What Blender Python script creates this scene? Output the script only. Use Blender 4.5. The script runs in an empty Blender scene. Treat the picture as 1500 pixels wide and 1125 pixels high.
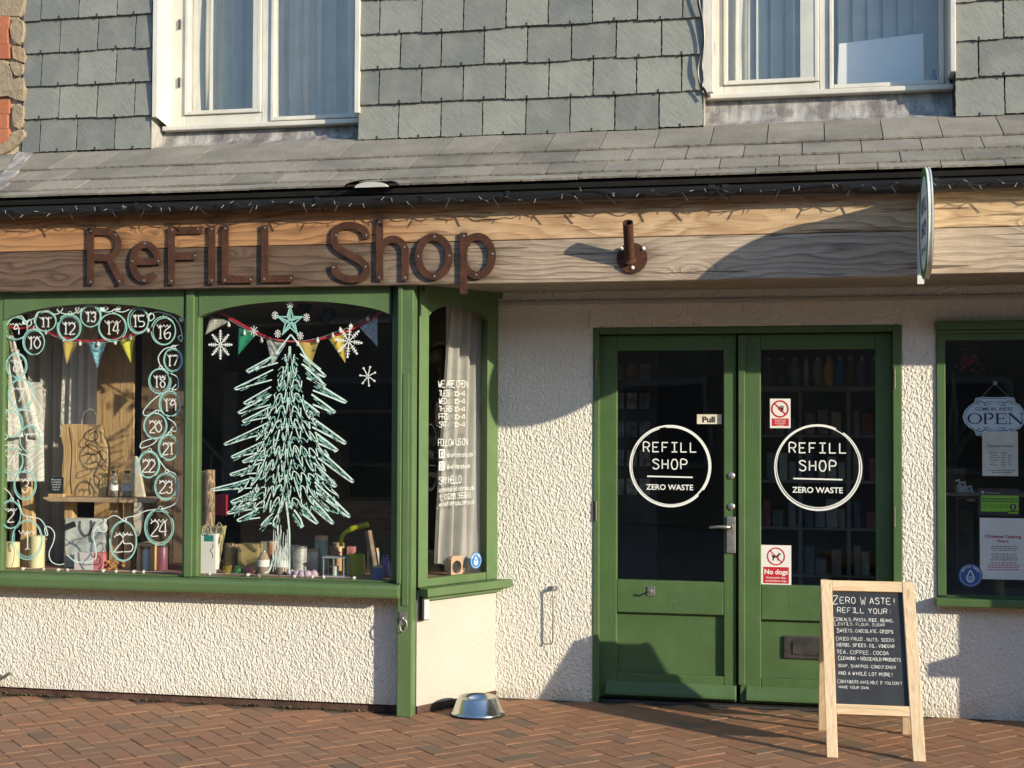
import bpy, math, random
from mathutils import Vector as V
random.seed(7)
R = math.radians
S = bpy.context.scene
COL = S.collection

# ---------------------------------------------------------------- camera, sky, sun, exposure
F, D, H = 2080.0, 7.94, 1.575           # focal length in photo pixels, distance to the wall, eye height
YAW, PIT, ROL = R(12.0), R(1.5), R(0.2)
fw = V((-math.sin(YAW)*math.cos(PIT), math.cos(YAW)*math.cos(PIT), math.sin(PIT)))
_r = V((math.cos(YAW), math.sin(YAW), 0)); _u = _r.cross(fw)
rt = _r*math.cos(ROL) + _u*math.sin(ROL); up = _u*math.cos(ROL) - _r*math.sin(ROL)
CAM = V((0, -D, H))
cd = bpy.data.cameras.new('camera'); cam = bpy.data.objects.new('camera', cd); COL.objects.link(cam)
cd.sensor_width = 36; cd.lens = F/1500*36; cd.clip_end = 500; cd.clip_start = 0.05
from mathutils import Matrix
M3 = Matrix((rt, up, -fw)).transposed().to_4x4(); M3.translation = CAM
cam.matrix_world = M3
S.camera = cam
SUN = V((1.87, -1.0, 0.63)).normalized()
w = bpy.data.worlds.new('World'); S.world = w; w.use_nodes = True
nt = w.node_tree
bg = nt.nodes['Background']; sky = nt.nodes.new('ShaderNodeTexSky')
sky.sky_type = 'NISHITA'; sky.sun_disc = False
sky.sun_elevation = math.asin(SUN.z); sky.sun_rotation = math.atan2(SUN.x, SUN.y)
nt.links.new(sky.outputs[0], bg.inputs[0]); bg.inputs[1].default_value = 0.125
sky.dust_density = 0.4; sky.ozone_density = 2.4; sky.air_density = 1.0
sl = bpy.data.lights.new('sun', 'SUN'); sl.energy = 2.75; sl.angle = R(0.55); sl.color = (1.0, 0.87, 0.66)
so = bpy.data.objects.new('sun', sl); COL.objects.link(so); so.location = (20, -10, 10)
so.rotation_euler = (-SUN).to_track_quat('-Z', 'Y').to_euler()
S.view_settings.view_transform = 'Standard'; S.view_settings.look = 'None'
S.view_settings.exposure = 1.2; S.view_settings.gamma = 1.0
S.cycles.transparent_max_bounces = 24; S.cycles.max_bounces = 8
S.cycles.caustics_reflective = False; S.cycles.caustics_refractive = False

# ---------------------------------------------------------------- geometry helpers
def ray(u, v):
    return fw + rt*((u-750)/F) - up*((v-562.5)/F)

class Pl:
    """a plane with local axes a (u), b (v) and height h along n (towards the street)"""
    def __init__(s, o, u, v):
        s.o, s.u, s.v = V(o), V(u).normalized(), V(v).normalized(); s.n = s.u.cross(s.v)
    def px(s, u, v):
        d = ray(u, v); t = (s.o-CAM).dot(s.n)/d.dot(s.n); p = CAM+d*t-s.o
        return (p.dot(s.u), p.dot(s.v))
    def pt(s, a, b, h=0): return s.o+s.u*a+s.v*b+s.n*h
    def pxs(s, l): return [s.px(*q) for q in l]

def YP(y): return Pl((0, y, 0), (1, 0, 0), (0, 0, 1))
def W(u, v, y): return YP(y).px(u, v)
def X(u, y, v=600): return YP(y).px(u, v)[0]
def Z(u, v, y): return YP(y).px(u, v)[1]

def spl(p, n=6, closed=False):
    out = []; N = len(p)
    for i in range(N if closed else N-1):
        g = (lambda k: p[k % N]) if closed else (lambda k: p[max(0, min(N-1, k))])
        a, b, c, d = g(i-1), g(i), g(i+1), g(i+2)
        for k in range(n):
            t = k/n
            out.append(tuple(.5*(2*b[j]+(c[j]-a[j])*t+(2*a[j]-5*b[j]+4*c[j]-d[j])*t*t+(3*b[j]-a[j]-3*c[j]+d[j])*t**3) for j in range(len(b))))
    if not closed: out.append(tuple(p[-1]))
    return out

def ell(cx, cy, rx, ry, n=28, a0=0, a1=2*math.pi):
    return [(cx+rx*math.cos(a0+(a1-a0)*i/n), cy+ry*math.sin(a0+(a1-a0)*i/n)) for i in range(n)]

SPLIT = {'stile', 'rail', 'jamb', 'mullion', 'bottom_rail', 'side_frame', 'reveal_board', 'casement', 'frame', 'baluster', 'upper_plank', 'lower_plank', 'upper_wall', 'quoin', 'plinth_course'}
class MB:
    def __init__(s): s.v, s.f, s.r = [], [], []
    def add(s, vs, fs, r=None):
        o = len(s.v); s.v += [V(p) for p in vs]
        r = random.random() if r is None else r
        for f in fs: s.f.append([o+i for i in f]); s.r.append(r)
    def box(s, x0, x1, y0, y1, z0, z1, r=None):
        x0, x1 = min(x0, x1), max(x0, x1); y0, y1 = min(y0, y1), max(y0, y1); z0, z1 = min(z0, z1), max(z0, z1)
        s.add([(x, y, z) for z in (z0, z1) for y in (y0, y1) for x in (x0, x1)],
              [(0, 2, 3, 1), (4, 5, 7, 6), (0, 1, 5, 4), (2, 6, 7, 3), (0, 4, 6, 2), (1, 3, 7, 5)], r)
    def pbox(s, pl, a0, a1, b0, b1, h0, h1, r=None):
        s.prism(pl, [(a0, b0), (a1, b0), (a1, b1), (a0, b1)], h0, h1, r)
    def prism(s, pl, poly, h0, h1, r=None, back=True):
        n = len(poly)
        ar = sum(poly[i][0]*poly[(i+1) % n][1]-poly[(i+1) % n][0]*poly[i][1] for i in range(n))
        if ar < 0: poly = poly[::-1]
        if h0 > h1: h0, h1 = h1, h0
        vs = [pl.pt(a, b, h0) for a, b in poly]+[pl.pt(a, b, h1) for a, b in poly]
        fs = [tuple(range(n, 2*n))]+[(i, (i+1) % n, n+(i+1) % n, n+i) for i in range(n)]
        if back: fs.append(tuple(range(n-1, -1, -1)))
        s.add(vs, fs, r)
    def rib(s, pl, p, wd, h0, h1, closed=False, r=None, taper=False):
        p = [q for i, q in enumerate(p) if i == 0 or math.dist(q, p[i-1]) > 1e-5]
        n = len(p)
        if n < 2: return
        L, Rr = [], []
        for i in range(n):
            a = p[i-1] if (i > 0 or closed) else p[i]; c = p[(i+1) % n] if (i < n-1 or closed) else p[i]
            def nm(q, w_):
                d = math.dist(q, w_) or 1; return ((w_[0]-q[0])/d, (w_[1]-q[1])/d)
            d1 = nm(a, p[i]) if a != p[i] else nm(p[i], c); d2 = nm(p[i], c) if c != p[i] else d1
            m = (d1[0]+d2[0], d1[1]+d2[1]); l = math.hypot(*m)
            if l < .35: m, l = d1, 1.0
            m = (m[0]/l, m[1]/l); k = 1/max(.5, m[0]*d1[0]+m[1]*d1[1])
            ww = (wd[i] if isinstance(wd, list) else wd)/2*k
            if taper: ww *= max(.15, math.sin(math.pi*(.06+.88*i/(n-1))))**.6
            L.append((p[i][0]-m[1]*ww, p[i][1]+m[0]*ww)); Rr.append((p[i][0]+m[1]*ww, p[i][1]-m[0]*ww))
        vs = [pl.pt(*q, h1) for q in L]+[pl.pt(*q, h1) for q in Rr]+[pl.pt(*q, h0) for q in L]+[pl.pt(*q, h0) for q in Rr]
        fs = []
        for i in range(n if closed else n-1):
            j = (i+1) % n
            fs += [(i, n+i, n+j, j), (i, j, 2*n+j, 2*n+i), (n+i, 3*n+i, 3*n+j, n+j)]
        if not closed: fs += [(0, 2*n, 3*n, n), (n-1, 2*n-1, 4*n-1, 3*n-1)]
        s.add(vs, fs, r)
    def tube(s, p, rad, k=8, closed=False, cap=True, r=None):
        p = [V(q) for q in p]; n = len(p); vs, fs = [], []
        prev = None
        for i in range(n):
            t = (p[(i+1) % n] if (i < n-1 or closed) else p[i])-(p[i-1] if (i > 0 or closed) else p[i])
            t = t.normalized() if t.length > 1e-9 else V((0, 0, 1))
            if prev is None:
                a = V((0, 0, 1)) if abs(t.z) < .9 else V((1, 0, 0)); x = t.cross(a).normalized()
            else: x = (prev-t*prev.dot(t)).normalized()
            prev = x; y = t.cross(x); rr = rad[i] if isinstance(rad, (list, tuple)) else rad
            vs += [p[i]+(x*math.cos(2*math.pi*j/k)+y*math.sin(2*math.pi*j/k))*rr for j in range(k)]
        for i in range(n if closed else n-1):
            q = (i+1) % n
            fs += [(i*k+j, i*k+(j+1) % k, q*k+(j+1) % k, q*k+j) for j in range(k)]
        if cap and not closed: fs += [tuple(range(k-1, -1, -1)), tuple(range((n-1)*k, n*k))]
        s.add(vs, fs, r)
    def lathe(s, c, prof, k=24, axis=(0, 0, 1), r=None):
        c, ax = V(c), V(axis).normalized()
        a = V((1, 0, 0)) if abs(ax.x) < .9 else V((0, 1, 0)); x = (a-ax*a.dot(ax)).normalized(); y = ax.cross(x)
        vs, fs = [], []
        for rr, h in prof: vs += [c+ax*h+(x*math.cos(2*math.pi*j/k)+y*math.sin(2*math.pi*j/k))*max(rr, 1e-5) for j in range(k)]
        for i in range(len(prof)-1): fs += [(i*k+j, i*k+(j+1) % k, (i+1)*k+(j+1) % k, (i+1)*k+j) for j in range(k)]
        s.add(vs, fs, r)
    def text(s, pl, body, a, b, size, h0=.0005, bold=0, align='CENTER', wx=1.0, slant=0, r=None):
        vs, fs = text2d(body, size, bold, align)
        o = len(s.v); s.v += [pl.pt(a+(q[0]+q[1]*slant)*wx, b+q[1], h0) for q in vs]
        for f in fs: s.f.append([o+i for i in f]); s.r.append(.5)
    def hand(s, pl, body, a, b, size, wd, h=.0006, jit=.03, adv=.82, wx=.62, slant=0.0, rise=0.0):
        """single-stroke lettering, a,b = left end of the base line"""
        x = a
        for ch in body:
            if ch in FONT:
                sc = size/6
                for st in FONT[ch].split('|'):
                    q = st.split(); pts = []
                    for c in q:
                        gx, gy = int(c[0]), int(c[1])-(2 if ch in 'gpyqj,' and ch.islower() else 0)
                        px_ = x+gx*sc*wx*1.25+gy*sc*slant+random.uniform(-jit, jit)*size
                        pts.append((px_, b+gy*sc+(x-a)*rise+random.uniform(-jit, jit)*size))
                    if len(pts) > 2: pts = spl(pts, 3)
                    elif len(pts) == 1: pts = [pts[0], (pts[0][0]+wd*.6, pts[0][1])]
                    s.rib(pl, pts, wd, 0.0002, h)
            x += size*adv*wx*(1.25 if ch in 'WM' else .6 if ch in "I1.,:!'il " else 1)
        return x
    def loose(s):
        p = list(range(len(s.v)))
        def find(i):
            while p[i] != i: p[i] = p[p[i]]; i = p[i]
            return i
        for f in s.f:
            for i in f[1:]: p[find(i)] = find(f[0])
        out = {}
        for f, r in zip(s.f, s.r): out.setdefault(find(f[0]), []).append((f, r))
        res = []
        for fs in out.values():
            m = MB(); mp = {}
            for f, r in fs:
                g = []
                for i in f:
                    if i not in mp: mp[i] = len(m.v); m.v.append(s.v[i])
                    g.append(mp[i])
                m.f.append(g); m.r.append(r)
            res.append(m)
        return res
    def build(s, name, mat, parent=None, smooth=False, bevel=0, label=None, base=None, seg=2):
        if parent is not None and name in SPLIT:
            o = None
            for m in s.loose(): o = m._build(name, mat, parent, smooth, bevel, label, base, seg)
            return o
        return s._build(name, mat, parent, smooth, bevel, label, base, seg)
    def _build(s, name, mat, parent=None, smooth=False, bevel=0, label=None, base=None, seg=2):
        me = bpy.data.meshes.new(name)
        org = V((0, 0, 0))
        if parent is not None:
            q = parent
            while q is not None: org += q.location; q = q.parent
            loc = V((0, 0, 0))
        else:
            if base is None:
                xs = [v.x for v in s.v]; ys = [v.y for v in s.v]; zs = [v.z for v in s.v]
                base = V(((min(xs)+max(xs))/2, (min(ys)+max(ys))/2, min(zs)))
            org = V(base); loc = org.copy()
        me.from_pydata([tuple(v-org) for v in s.v], [], s.f); 
        at = me.attributes.new('rnd', 'FLOAT', 'FACE'); at.data.foreach_set('value', s.r)
        me.materials.append(mat)
        if smooth: me.polygons.foreach_set('use_smooth', [True]*len(me.polygons))
        me.update()
        ob = bpy.data.objects.new(name, me); COL.objects.link(ob); ob.location = loc
        if parent is not None: ob.parent = parent
        if smooth == 'auto':
            md = ob.modifiers.new('split', 'EDGE_SPLIT'); md.split_angle = R(38)
        if bevel:
            md = ob.modifiers.new('bevel', 'BEVEL'); md.width = bevel; md.segments = seg; md.limit_method = 'ANGLE'; md.angle_limit = R(40)
        if label: ob['label'] = label
        return ob

_tc = {}
def text2d(body, size, bold, align):
    k = (body, round(size, 5), bold, align)
    if k not in _tc:
        cu = bpy.data.curves.new('t', 'FONT'); cu.body = body; cu.size = size; cu.align_x = align; cu.offset = bold*size
        cu.resolution_u = 3
        o = bpy.data.objects.new('t', cu); COL.objects.link(o)
        dg = bpy.context.evaluated_depsgraph_get(); me = bpy.data.meshes.new_from_object(o.evaluated_get(dg))
        _tc[k] = ([tuple(v.co) for v in me.vertices], [tuple(p.vertices) for p in me.polygons])
        bpy.data.objects.remove(o); bpy.data.curves.remove(cu); bpy.data.meshes.remove(me)
    return _tc[k]

FONT = {
'A': '00 26 40|12 32', 'B': '00 06 36 45 33 03|33 42 41 30 00', 'C': '45 36 16 04 02 10 30 41', 'D': '00 06 26 44 42 20 00',
'E': '46 06 00 40|03 33', 'F': '46 06 00|03 33', 'G': '45 36 16 04 02 10 30 42 43 23', 'H': '00 06|46 40|03 43', 'I': '06 46|26 20|00 40',
'J': '46 41 30 10 01', 'K': '00 06|46 03 40', 'L': '06 00 40', 'M': '00 06 23 46 40', 'N': '00 06 40 46', 'O': '26 16 04 02 10 30 42 44 36 26',
'P': '00 06 36 45 44 33 03', 'Q': '26 04 02 20 42 44 26|31 50', 'R': '00 06 36 45 44 33 03|23 40', 'S': '45 36 16 05 14 33 42 41 30 10 01',
'T': '06 46|26 20', 'U': '06 01 10 30 41 46', 'V': '06 20 46', 'W': '06 10 24 30 46', 'X': '00 46|06 40', 'Y': '06 23 46|23 20', 'Z': '06 46 00 40',
'0': '26 04 02 20 42 44 26', '1': '15 26 20|10 30', '2': '05 16 36 44 00 40', '3': '05 26 45 33 23|33 42 30 10 01', '4': '30 36 02 42',
'5': '46 06 03 33 42 41 30 00', '6': '46 14 02 10 30 42 33 02', '7': '06 46 10', '8': '26 05 24 42 30 10 02 24 45 26', '9': '44 26 04 13 44|44 40',
'-': '13 33', ':': '21|24', '.': '20', ',': '21 10', '!': '26 22|20', '+': '03 43|25 21', '@': '43 34 13 12 31 44 46 16 02 10 40', "'": '26 24', '(': '36 13 30', '_': '00 40',
'a': '44 14 02 10 31 44 40', 'e': '02 42 44 14 01 10 41', 'f': '46 26 20|04 44', 'i': '24 20|26', 'l': '26 20', 'h': '06 00|03 34 43 40', 'o': '24 02 20 42 24',
'p': '06 00|06 46 43 03', 's': '44 14 03 42 40 00', 'b': '06 00 30 42 33 03', 'u': '04 01 20 41|44 40', 'n': '00 04|03 34 40', 'r': '00 04|03 34', 'c': '44 14 02 10 40', 'k': '06 00|44 02 40', 't': '26 20 40|04 44', 'w': '04 10 23 30 44', 'd': '46 40|42 24 02 20 41', 'm': '00 04|03 24 20|23 44 40', 'g': '46 16 04 13 44|46 41 10',
}

def prop(o, label, cat, group=None):
    o['label'] = label; o['category'] = cat
    if group: o['group'] = group
    return o
def thing(name, label, cat, loc=(0, 0, 0), group=None):
    o = bpy.data.objects.new(name, None); COL.objects.link(o); o.location = loc; o.empty_display_size = .1
    return prop(o, label, cat, group)
def part(name, parent, loc=(0, 0, 0)):
    o = bpy.data.objects.new(name, None); COL.objects.link(o); o.parent = parent; o.location = loc; o.empty_display_size = .1; return o

# ---------------------------------------------------------------- materials
class N:
    def __init__(s, name):
        s.m = bpy.data.materials.new(name); s.m.use_nodes = True; s.t = s.m.node_tree; s.b = s.t.nodes['Principled BSDF']; s._c = None
    def n(s, typ, ins=None, **kw):
        nd = s.t.nodes.new('ShaderNode'+typ)
        for k, v in kw.items(): setattr(nd, k, v)
        for k, v in (ins or {}).items():
            if hasattr(v, 'is_output'): s.t.links.new(v, nd.inputs[k])
            else: nd.inputs[k].default_value = v
        return nd
    def co(s):
        if s._c is None: s._c = s.n('TexCoord').outputs['Object']
        return s._c
    def map(s, sc, rot=(0, 0, 0), loc=(0, 0, 0)):
        return s.n('Mapping', {'Vector': s.co(), 'Scale': sc, 'Rotation': rot, 'Location': loc}).outputs[0]
    def noise(s, scale, detail=4, rough=.55, vec=None, dist=0):
        return s.n('TexNoise', {'Vector': vec or s.co(), 'Scale': scale, 'Detail': detail, 'Roughness': rough, 'Distortion': dist}).outputs[0]
    def ramp(s, f, stops, interp='LINEAR'):
        nd = s.n('ValToRGB', {'Fac': f}); nd.color_ramp.interpolation = interp; e = nd.color_ramp.elements
        while len(e) < len(stops): e.new(.5)
        for i, (p, c) in enumerate(stops):
            e[i].position = p; e[i].color = (*c, 1) if not isinstance(c, (int, float)) else (c, c, c, 1)
        return nd.outputs[0]
    def mix(s, f, a, b, mode='MIX'):
        nd = s.n('Mix', data_type='RGBA', blend_type=mode)
        for i, v in ((0, f), (6, a), (7, b)):
            if hasattr(v, 'is_output'): s.t.links.new(v, nd.inputs[i])
            else: nd.inputs[i].default_value = v if i == 0 else ((*v, 1) if len(v) == 3 else v)
        return nd.outputs[2]
    def math(s, op, a, b=0.0, c=None):
        nd = s.n('Math', operation=op)
        for i, v in enumerate((a, b) if c is None else (a, b, c)):
            if hasattr(v, 'is_output'): s.t.links.new(v, nd.inputs[i])
            else: nd.inputs[i].default_value = v
        return nd.outputs[0]
    def rnd(s): return s.n('Attribute', attribute_name='rnd').outputs['Fac']
    def set(s, **k):
        for kk, v in k.items():
            i = s.b.inputs[kk.replace('_', ' ')]
            if hasattr(v, 'is_output'): s.t.links.new(v, i)
            else: i.default_value = (*v, 1) if isinstance(v, tuple) and len(v) == 3 else v
        return s
    def bump(s, h, dist, strength=1.0, normal=None):
        ins = {'Height': h, 'Distance': dist, 'Strength': strength}
        if normal is not None: ins['Normal'] = normal
        nd = s.n('Bump', ins)
        s.t.links.new(nd.outputs[0], s.b.inputs['Normal']); return nd.outputs[0]

def simple(name, c, rough=.6, var=.18, sc=8, metal=0.0, bump=0.0, bsc=60, spec=.5, rv=0.0, sub=None):
    m = N(name); c2 = tuple(x*(1-var) for x in c); c1 = tuple(min(1, x*(1+var)) for x in c)
    col = m.ramp(m.noise(sc), [(.3, c2), (.7, c1)])
    if rv: col = m.mix(1.0, col, m.ramp(m.rnd(), [(0, 1-rv), (1, 1.0)]), 'MULTIPLY')
    m.set(Base_Color=col, Roughness=rough, Metallic=metal, Specular_IOR_Level=spec)
    if bump: m.bump(m.noise(bsc, 3), bump)
    return m.m

def m_stucco(name='stucco', k=.50, sc=1.9, br=1.0):
    m = N(name)
    v = m.map((1, 1, .72), (0, R(28), 0))
    n1 = m.noise(34*sc, 2, .5, v, .6); n2 = m.noise(75*sc, 3, .6, v)
    vo = m.n('TexVoronoi', {'Vector': v, 'Scale': 52*sc, 'Randomness': 1.0}, feature='SMOOTH_F1').outputs[0]
    h = m.math('ADD', m.math('ADD', m.math('MULTIPLY', n1, 1.3), m.math('MULTIPLY', n2, .5)), m.math('MULTIPLY', vo, .9))
    m.bump(h, .018*k)
    big = m.noise(1.3, 5, .6)
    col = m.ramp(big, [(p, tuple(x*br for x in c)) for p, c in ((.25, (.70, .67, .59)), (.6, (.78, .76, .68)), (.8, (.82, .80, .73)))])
    # damp and dirt close to the paving
    drip = m.ramp(m.noise(1.0, 4, .6, m.map((14, 14, .9))), [(.60, 0), (.78, 1)])
    col = m.mix(m.math('MULTIPLY', drip, .16), col, (.42, .37, .29))
    spk = m.ramp(m.noise(60, 2, .5), [(.72, 0), (.76, 1)])
    col = m.mix(m.math('MULTIPLY', spk, .3), col, (.36, .32, .25))
    z = m.n('SeparateXYZ', {'Vector': m.co()}).outputs[2]
    d = m.math('SUBTRACT', .30, m.math('ADD', z, m.math('MULTIPLY', m.noise(9, 4, .7), .42)))
    d = m.math('MINIMUM', m.math('MAXIMUM', m.math('MULTIPLY', d, 4.5), 0), .5)
    col = m.mix(d, col, (.50, .42, .31))
    m.set(Base_Color=col, Roughness=.92, Specular_IOR_Level=.2)
    return m.m

def m_slate(name, ca, cb, dk, sc, lich=False):
    m = N(name); r = m.rnd()
    base = m.ramp(r, [(0, ca), (.5, tuple((a+b)/2 for a, b in zip(ca, cb))), (1, cb)])
    v = m.n('Mapping', {'Vector': m.map((1, 1, 1), (0, R(48), 0)), 'Scale': (9, 9, 2.4)}).outputs[0]
    n = m.noise(6*sc, 6, .65, v, .8); n2 = m.noise(5, 4)
    col = m.mix(m.math('MULTIPLY', m.ramp(n, [(.35, 0), (.75, 1)]), .45), base, dk)
    col = m.mix(m.math('MULTIPLY', m.ramp(n2, [(.45, 0), (.75, 1)]), .35), col, tuple(x*1.3 for x in cb))
    if lich:
        l = m.ramp(m.noise(26, 5, .7), [(.60, 0), (.72, 1)])
        col = m.mix(m.math('MULTIPLY', l, .5), col, (.44, .41, .33)); g2 = m.ramp(m.noise(190, 3, .7), [(.45, 0), (.7, 1)]); col = m.mix(m.math('MULTIPLY', g2, .35), col, (.14, .125, .10))
        z = m.ramp(m.noise(2.1, 3), [(.5, 0), (.7, 1)])
        col = m.mix(m.math('MULTIPLY', z, .45), col, (.085, .08, .07))
        sp = m.ramp(m.n('TexVoronoi', {'Vector': m.co(), 'Scale': 9.0}).outputs[0], [(.035, 1), (.06, 0)])
        col = m.mix(m.math('MULTIPLY', sp, .6), col, (.5, .5, .45))
    m.set(Base_Color=col, Roughness=m.ramp(n, [(.2, .45), (.8, .7)]), Specular_IOR_Level=.45)
    m.bump(m.math('ADD', n, m.math('MULTIPLY', m.noise(90, 3), .4)), .0028 if not lich else .005)
    return m.m

def m_wood(name, light, dark, freq=26, along=(1, 0, 0), warm=None, rough=.75, knots=1.0, bump=.002, left=None, vstretch=1.0):
    """sawn timber: grain lines run along x (or z), bending round scattered knots"""
    m = N(name); ax = 0 if along[0] else 2
    s = m.n('SeparateXYZ', {'Vector': m.co()}); L = s.outputs[ax]; T = s.outputs[2-ax]; Yc = s.outputs[1]
    sc = (2.3, 1.7, 6.0) if ax == 0 else (5.2, 1.7, 1.7)
    vo = m.n('TexVoronoi', {'Vector': m.map(sc), 'Scale': 1.0, 'Randomness': .9})
    kd = vo.outputs['Distance']
    gate = m.ramp(m.n('SeparateColor', {'Color': vo.outputs['Color']}).outputs[0], [(.5, 0), (.55, 1)])
    k1 = m.math('MULTIPLY', m.ramp(kd, [(0, 1), (.40, 0)], 'EASE'), gate)
    slow = m.noise(1.0, 3, .5, m.map((.8, 1, 3.2) if ax == 0 else (3.2, 1, .8)))
    t = m.math('ADD', m.math('MULTIPLY', T, freq), m.math('MULTIPLY', slow, 12.0))
    t = m.math('ADD', t, m.math('MULTIPLY', k1, 2.3*knots))
    t = m.math('ADD', t, m.math('MULTIPLY', Yc, freq*.4))
    fine = m.noise(1.0, 4, .65, m.map((3, 60, 95) if ax == 0 else (95, 60, 3)))
    fib = m.noise(1.0, 5, .7, m.map((7, 60, 210) if ax == 0 else (210, 60, 7)))
    g = m.math('FRACT', m.math('ADD', t, m.math('MULTIPLY', fine, .5)))
    g = m.ramp(g, [(0, .05), (.45, .35), (.84, 1), (1, .12)])
    amp = m.ramp(m.noise(1.0, 3, .6, m.map((1.3, 1, 5) if ax == 0 else (5, 1, 1.3))), [(.3, .5), (.7, 1)])
    g = m.math('MULTIPLY', g, amp)
    md = tuple(a*.62+b*.38 for a, b in zip(light, dark))
    col = m.ramp(g, [(0, light), (.55, md), (1, dark)])
    col = m.mix(m.math('MULTIPLY', m.ramp(fib, [(.38, 0), (.68, 1)]), .52), col, tuple(x*.8 for x in dark))
    sil = m.ramp(m.noise(1.0, 5, .7, m.map((4, 40, 120), loc=(3, 1, 2)) if ax == 0 else m.map((120, 40, 4))), [(.52, 0), (.72, 1)])
    col = m.mix(m.math('MULTIPLY', sil, .35*min(1, knots)), col, tuple(min(1, x*1.25) for x in light))
    crk = m.ramp(m.noise(1.0, 3, .55, m.map((2.2, 20, 70) if ax == 0 else (70, 20, 2.2))), [(.62, 0), (.66, 1)])
    col = m.mix(m.math('MULTIPLY', crk, .8*min(1, knots)), col, tuple(x*.35 for x in dark))
    mot = m.ramp(m.noise(3.2, 5, .7), [(.45, 0), (.75, 1)])
    col = m.mix(m.math('MULTIPLY', mot, .3), col, tuple(x*.7 for x in dark))
    if warm is not None:
        wv = m.ramp(m.noise(1.0, 3, .6, m.map((1.1, 2, 2.4))), [(.42, 0), (.66, 1)])
        col = m.mix(m.math('MULTIPLY', wv, .7), col, warm, 'MIX')
    if left is not None:   # timber stained on the left end of the beam, silvered towards the right
        f = m.ramp(m.math('ADD', m.math('MULTIPLY', L, .25), m.math('ADD', .72, m.math('MULTIPLY', m.noise(2.2, 4, .6, m.map((1, 1, 2))), .35))), [(.22, 1), (.62, 0)])
        col = m.mix(m.math('MULTIPLY', f, .88), col, m.mix(g, left, tuple(x*.36 for x in left)))
    sn = m.math('MULTIPLY', m.n('Attribute', attribute_name='stain').outputs['Fac'], m.ramp(fine, [(.3, .35), (.65, 1)]))
    col = m.mix(m.math('MULTIPLY', sn, .85), col, tuple(x*.22 for x in dark))
    kc = m.ramp(kd, [(.03, 1), (.075, 0)])
    col = m.mix(m.math('MULTIPLY', m.math('MULTIPLY', kc, gate), .75*min(1, knots)), col, tuple(x*.6 for x in dark))
    m.set(Base_Color=col, Roughness=rough, Specular_IOR_Level=.3)
    m.bump(m.math('ADD', m.math('ADD', g, fine), m.math('MULTIPLY', fib, 1.2)), bump)
    return m.m

def m_glass(name='window_glass', tint=(.985, .993, .99)):
    m = N(name); m.t.nodes.remove(m.b)
    out = m.t.nodes['Material Output']
    wob = m.n('Bump', {'Height': m.noise(2.2, 1), 'Distance': .004, 'Strength': .35}).outputs[0]
    f = m.n('LayerWeight', {'Blend': .5}).outputs['Facing']
    fr = m.math('ADD', .036, m.math('MULTIPLY', m.math('POWER', f, 5.0), .96))
    tr = m.n('BsdfTransparent', {'Color': (*tint, 1)}).outputs[0]
    gl = m.n('BsdfGlossy', {'Roughness': 0.0, 'Normal': wob}).outputs[0]
    mx = m.n('MixShader', {0: fr, 1: tr, 2: gl}).outputs[0]
    m.t.links.new(mx, out.inputs[0]); return m.m

def m_paint(name, c, rough=.42):
    m = N(name)
    col = m.ramp(m.noise(3.5, 5, .6), [(.3, tuple(x*.88 for x in c)), (.7, tuple(x*1.1 for x in c))])
    ch = m.ramp(m.noise(48, 3, .6), [(.73, 0), (.76, 1)])
    col = m.mix(m.math('MULTIPLY', ch, .35), col, (.42, .45, .33))
    dirt = m.ramp(m.noise(1.0, 5, .7, m.map((22, 22, 5))), [(.5, 0), (.75, 1)])
    col = m.mix(m.math('MULTIPLY', dirt, .28), col, tuple(x*.62+.015 for x in c))
    fade = m.ramp(m.noise(2.1, 3, .6), [(.45, 0), (.7, 1)])
    col = m.mix(m.math('MULTIPLY', fade, .22), col, tuple(min(1, x*1.18+.03) for x in c))
    m.set(Base_Color=col, Roughness=m.ramp(m.noise(14, 3), [(.3, rough-.06), (.7, rough+.16)]), Specular_IOR_Level=.35)
    m.bump(m.math('ADD', m.noise(1.0, 3, .6, m.map((120, 120, 9))), m.math('MULTIPLY', m.noise(6, 2), .8)), .0012)
    return m.m

def m_rust(name='rust'):
    m = N(name)
    n = m.noise(14, 6, .7); f = m.noise(160, 3, .6)
    col = m.ramp(n, [(.25, (.026, .013, .010)), (.5, (.062, .027, .017)), (.75, (.11, .045, .024))])
    col = m.mix(m.math('MULTIPLY', m.ramp(f, [(.5, 0), (.75, 1)]), .55), col, (.20, .085, .04))
    m.set(Base_Color=col, Roughness=.85, Metallic=.1, Specular_IOR_Level=.3); m.bump(f, .002)
    return m.m

def m_paver(name='brick_paving'):
    m = N(name); r = m.rnd()
    base = m.ramp(r, [(0, (.19, .135, .088)), (.08, (.25, .15, .092)), (.16, (.30, .155, .09)), (.6, (.335, .165, .092)), (.85, (.375, .19, .11)), (1, (.30, .18, .105))])
    n = m.noise(60, 5, .7); n2 = m.noise(2.2, 5, .65); n3 = m.noise(240, 2)
    col = m.mix(m.math('MULTIPLY', m.ramp(n, [(.4, 0), (.75, 1)]), .5), base, (.24, .148, .088))
    col = m.mix(m.math('MULTIPLY', m.ramp(n2, [(.48, 0), (.7, 1)]), .5), col, (.26, .175, .102))
    col = m.mix(m.math('MULTIPLY', m.ramp(n3, [(.6, 0), (.75, 1)]), .3), col, (.52, .38, .26))
    m.set(Base_Color=col, Roughness=.86, Specular_IOR_Level=.25)
    m.bump(m.math('ADD', n, m.math('MULTIPLY', n3, .6)), .004)
    return m.m

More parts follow.
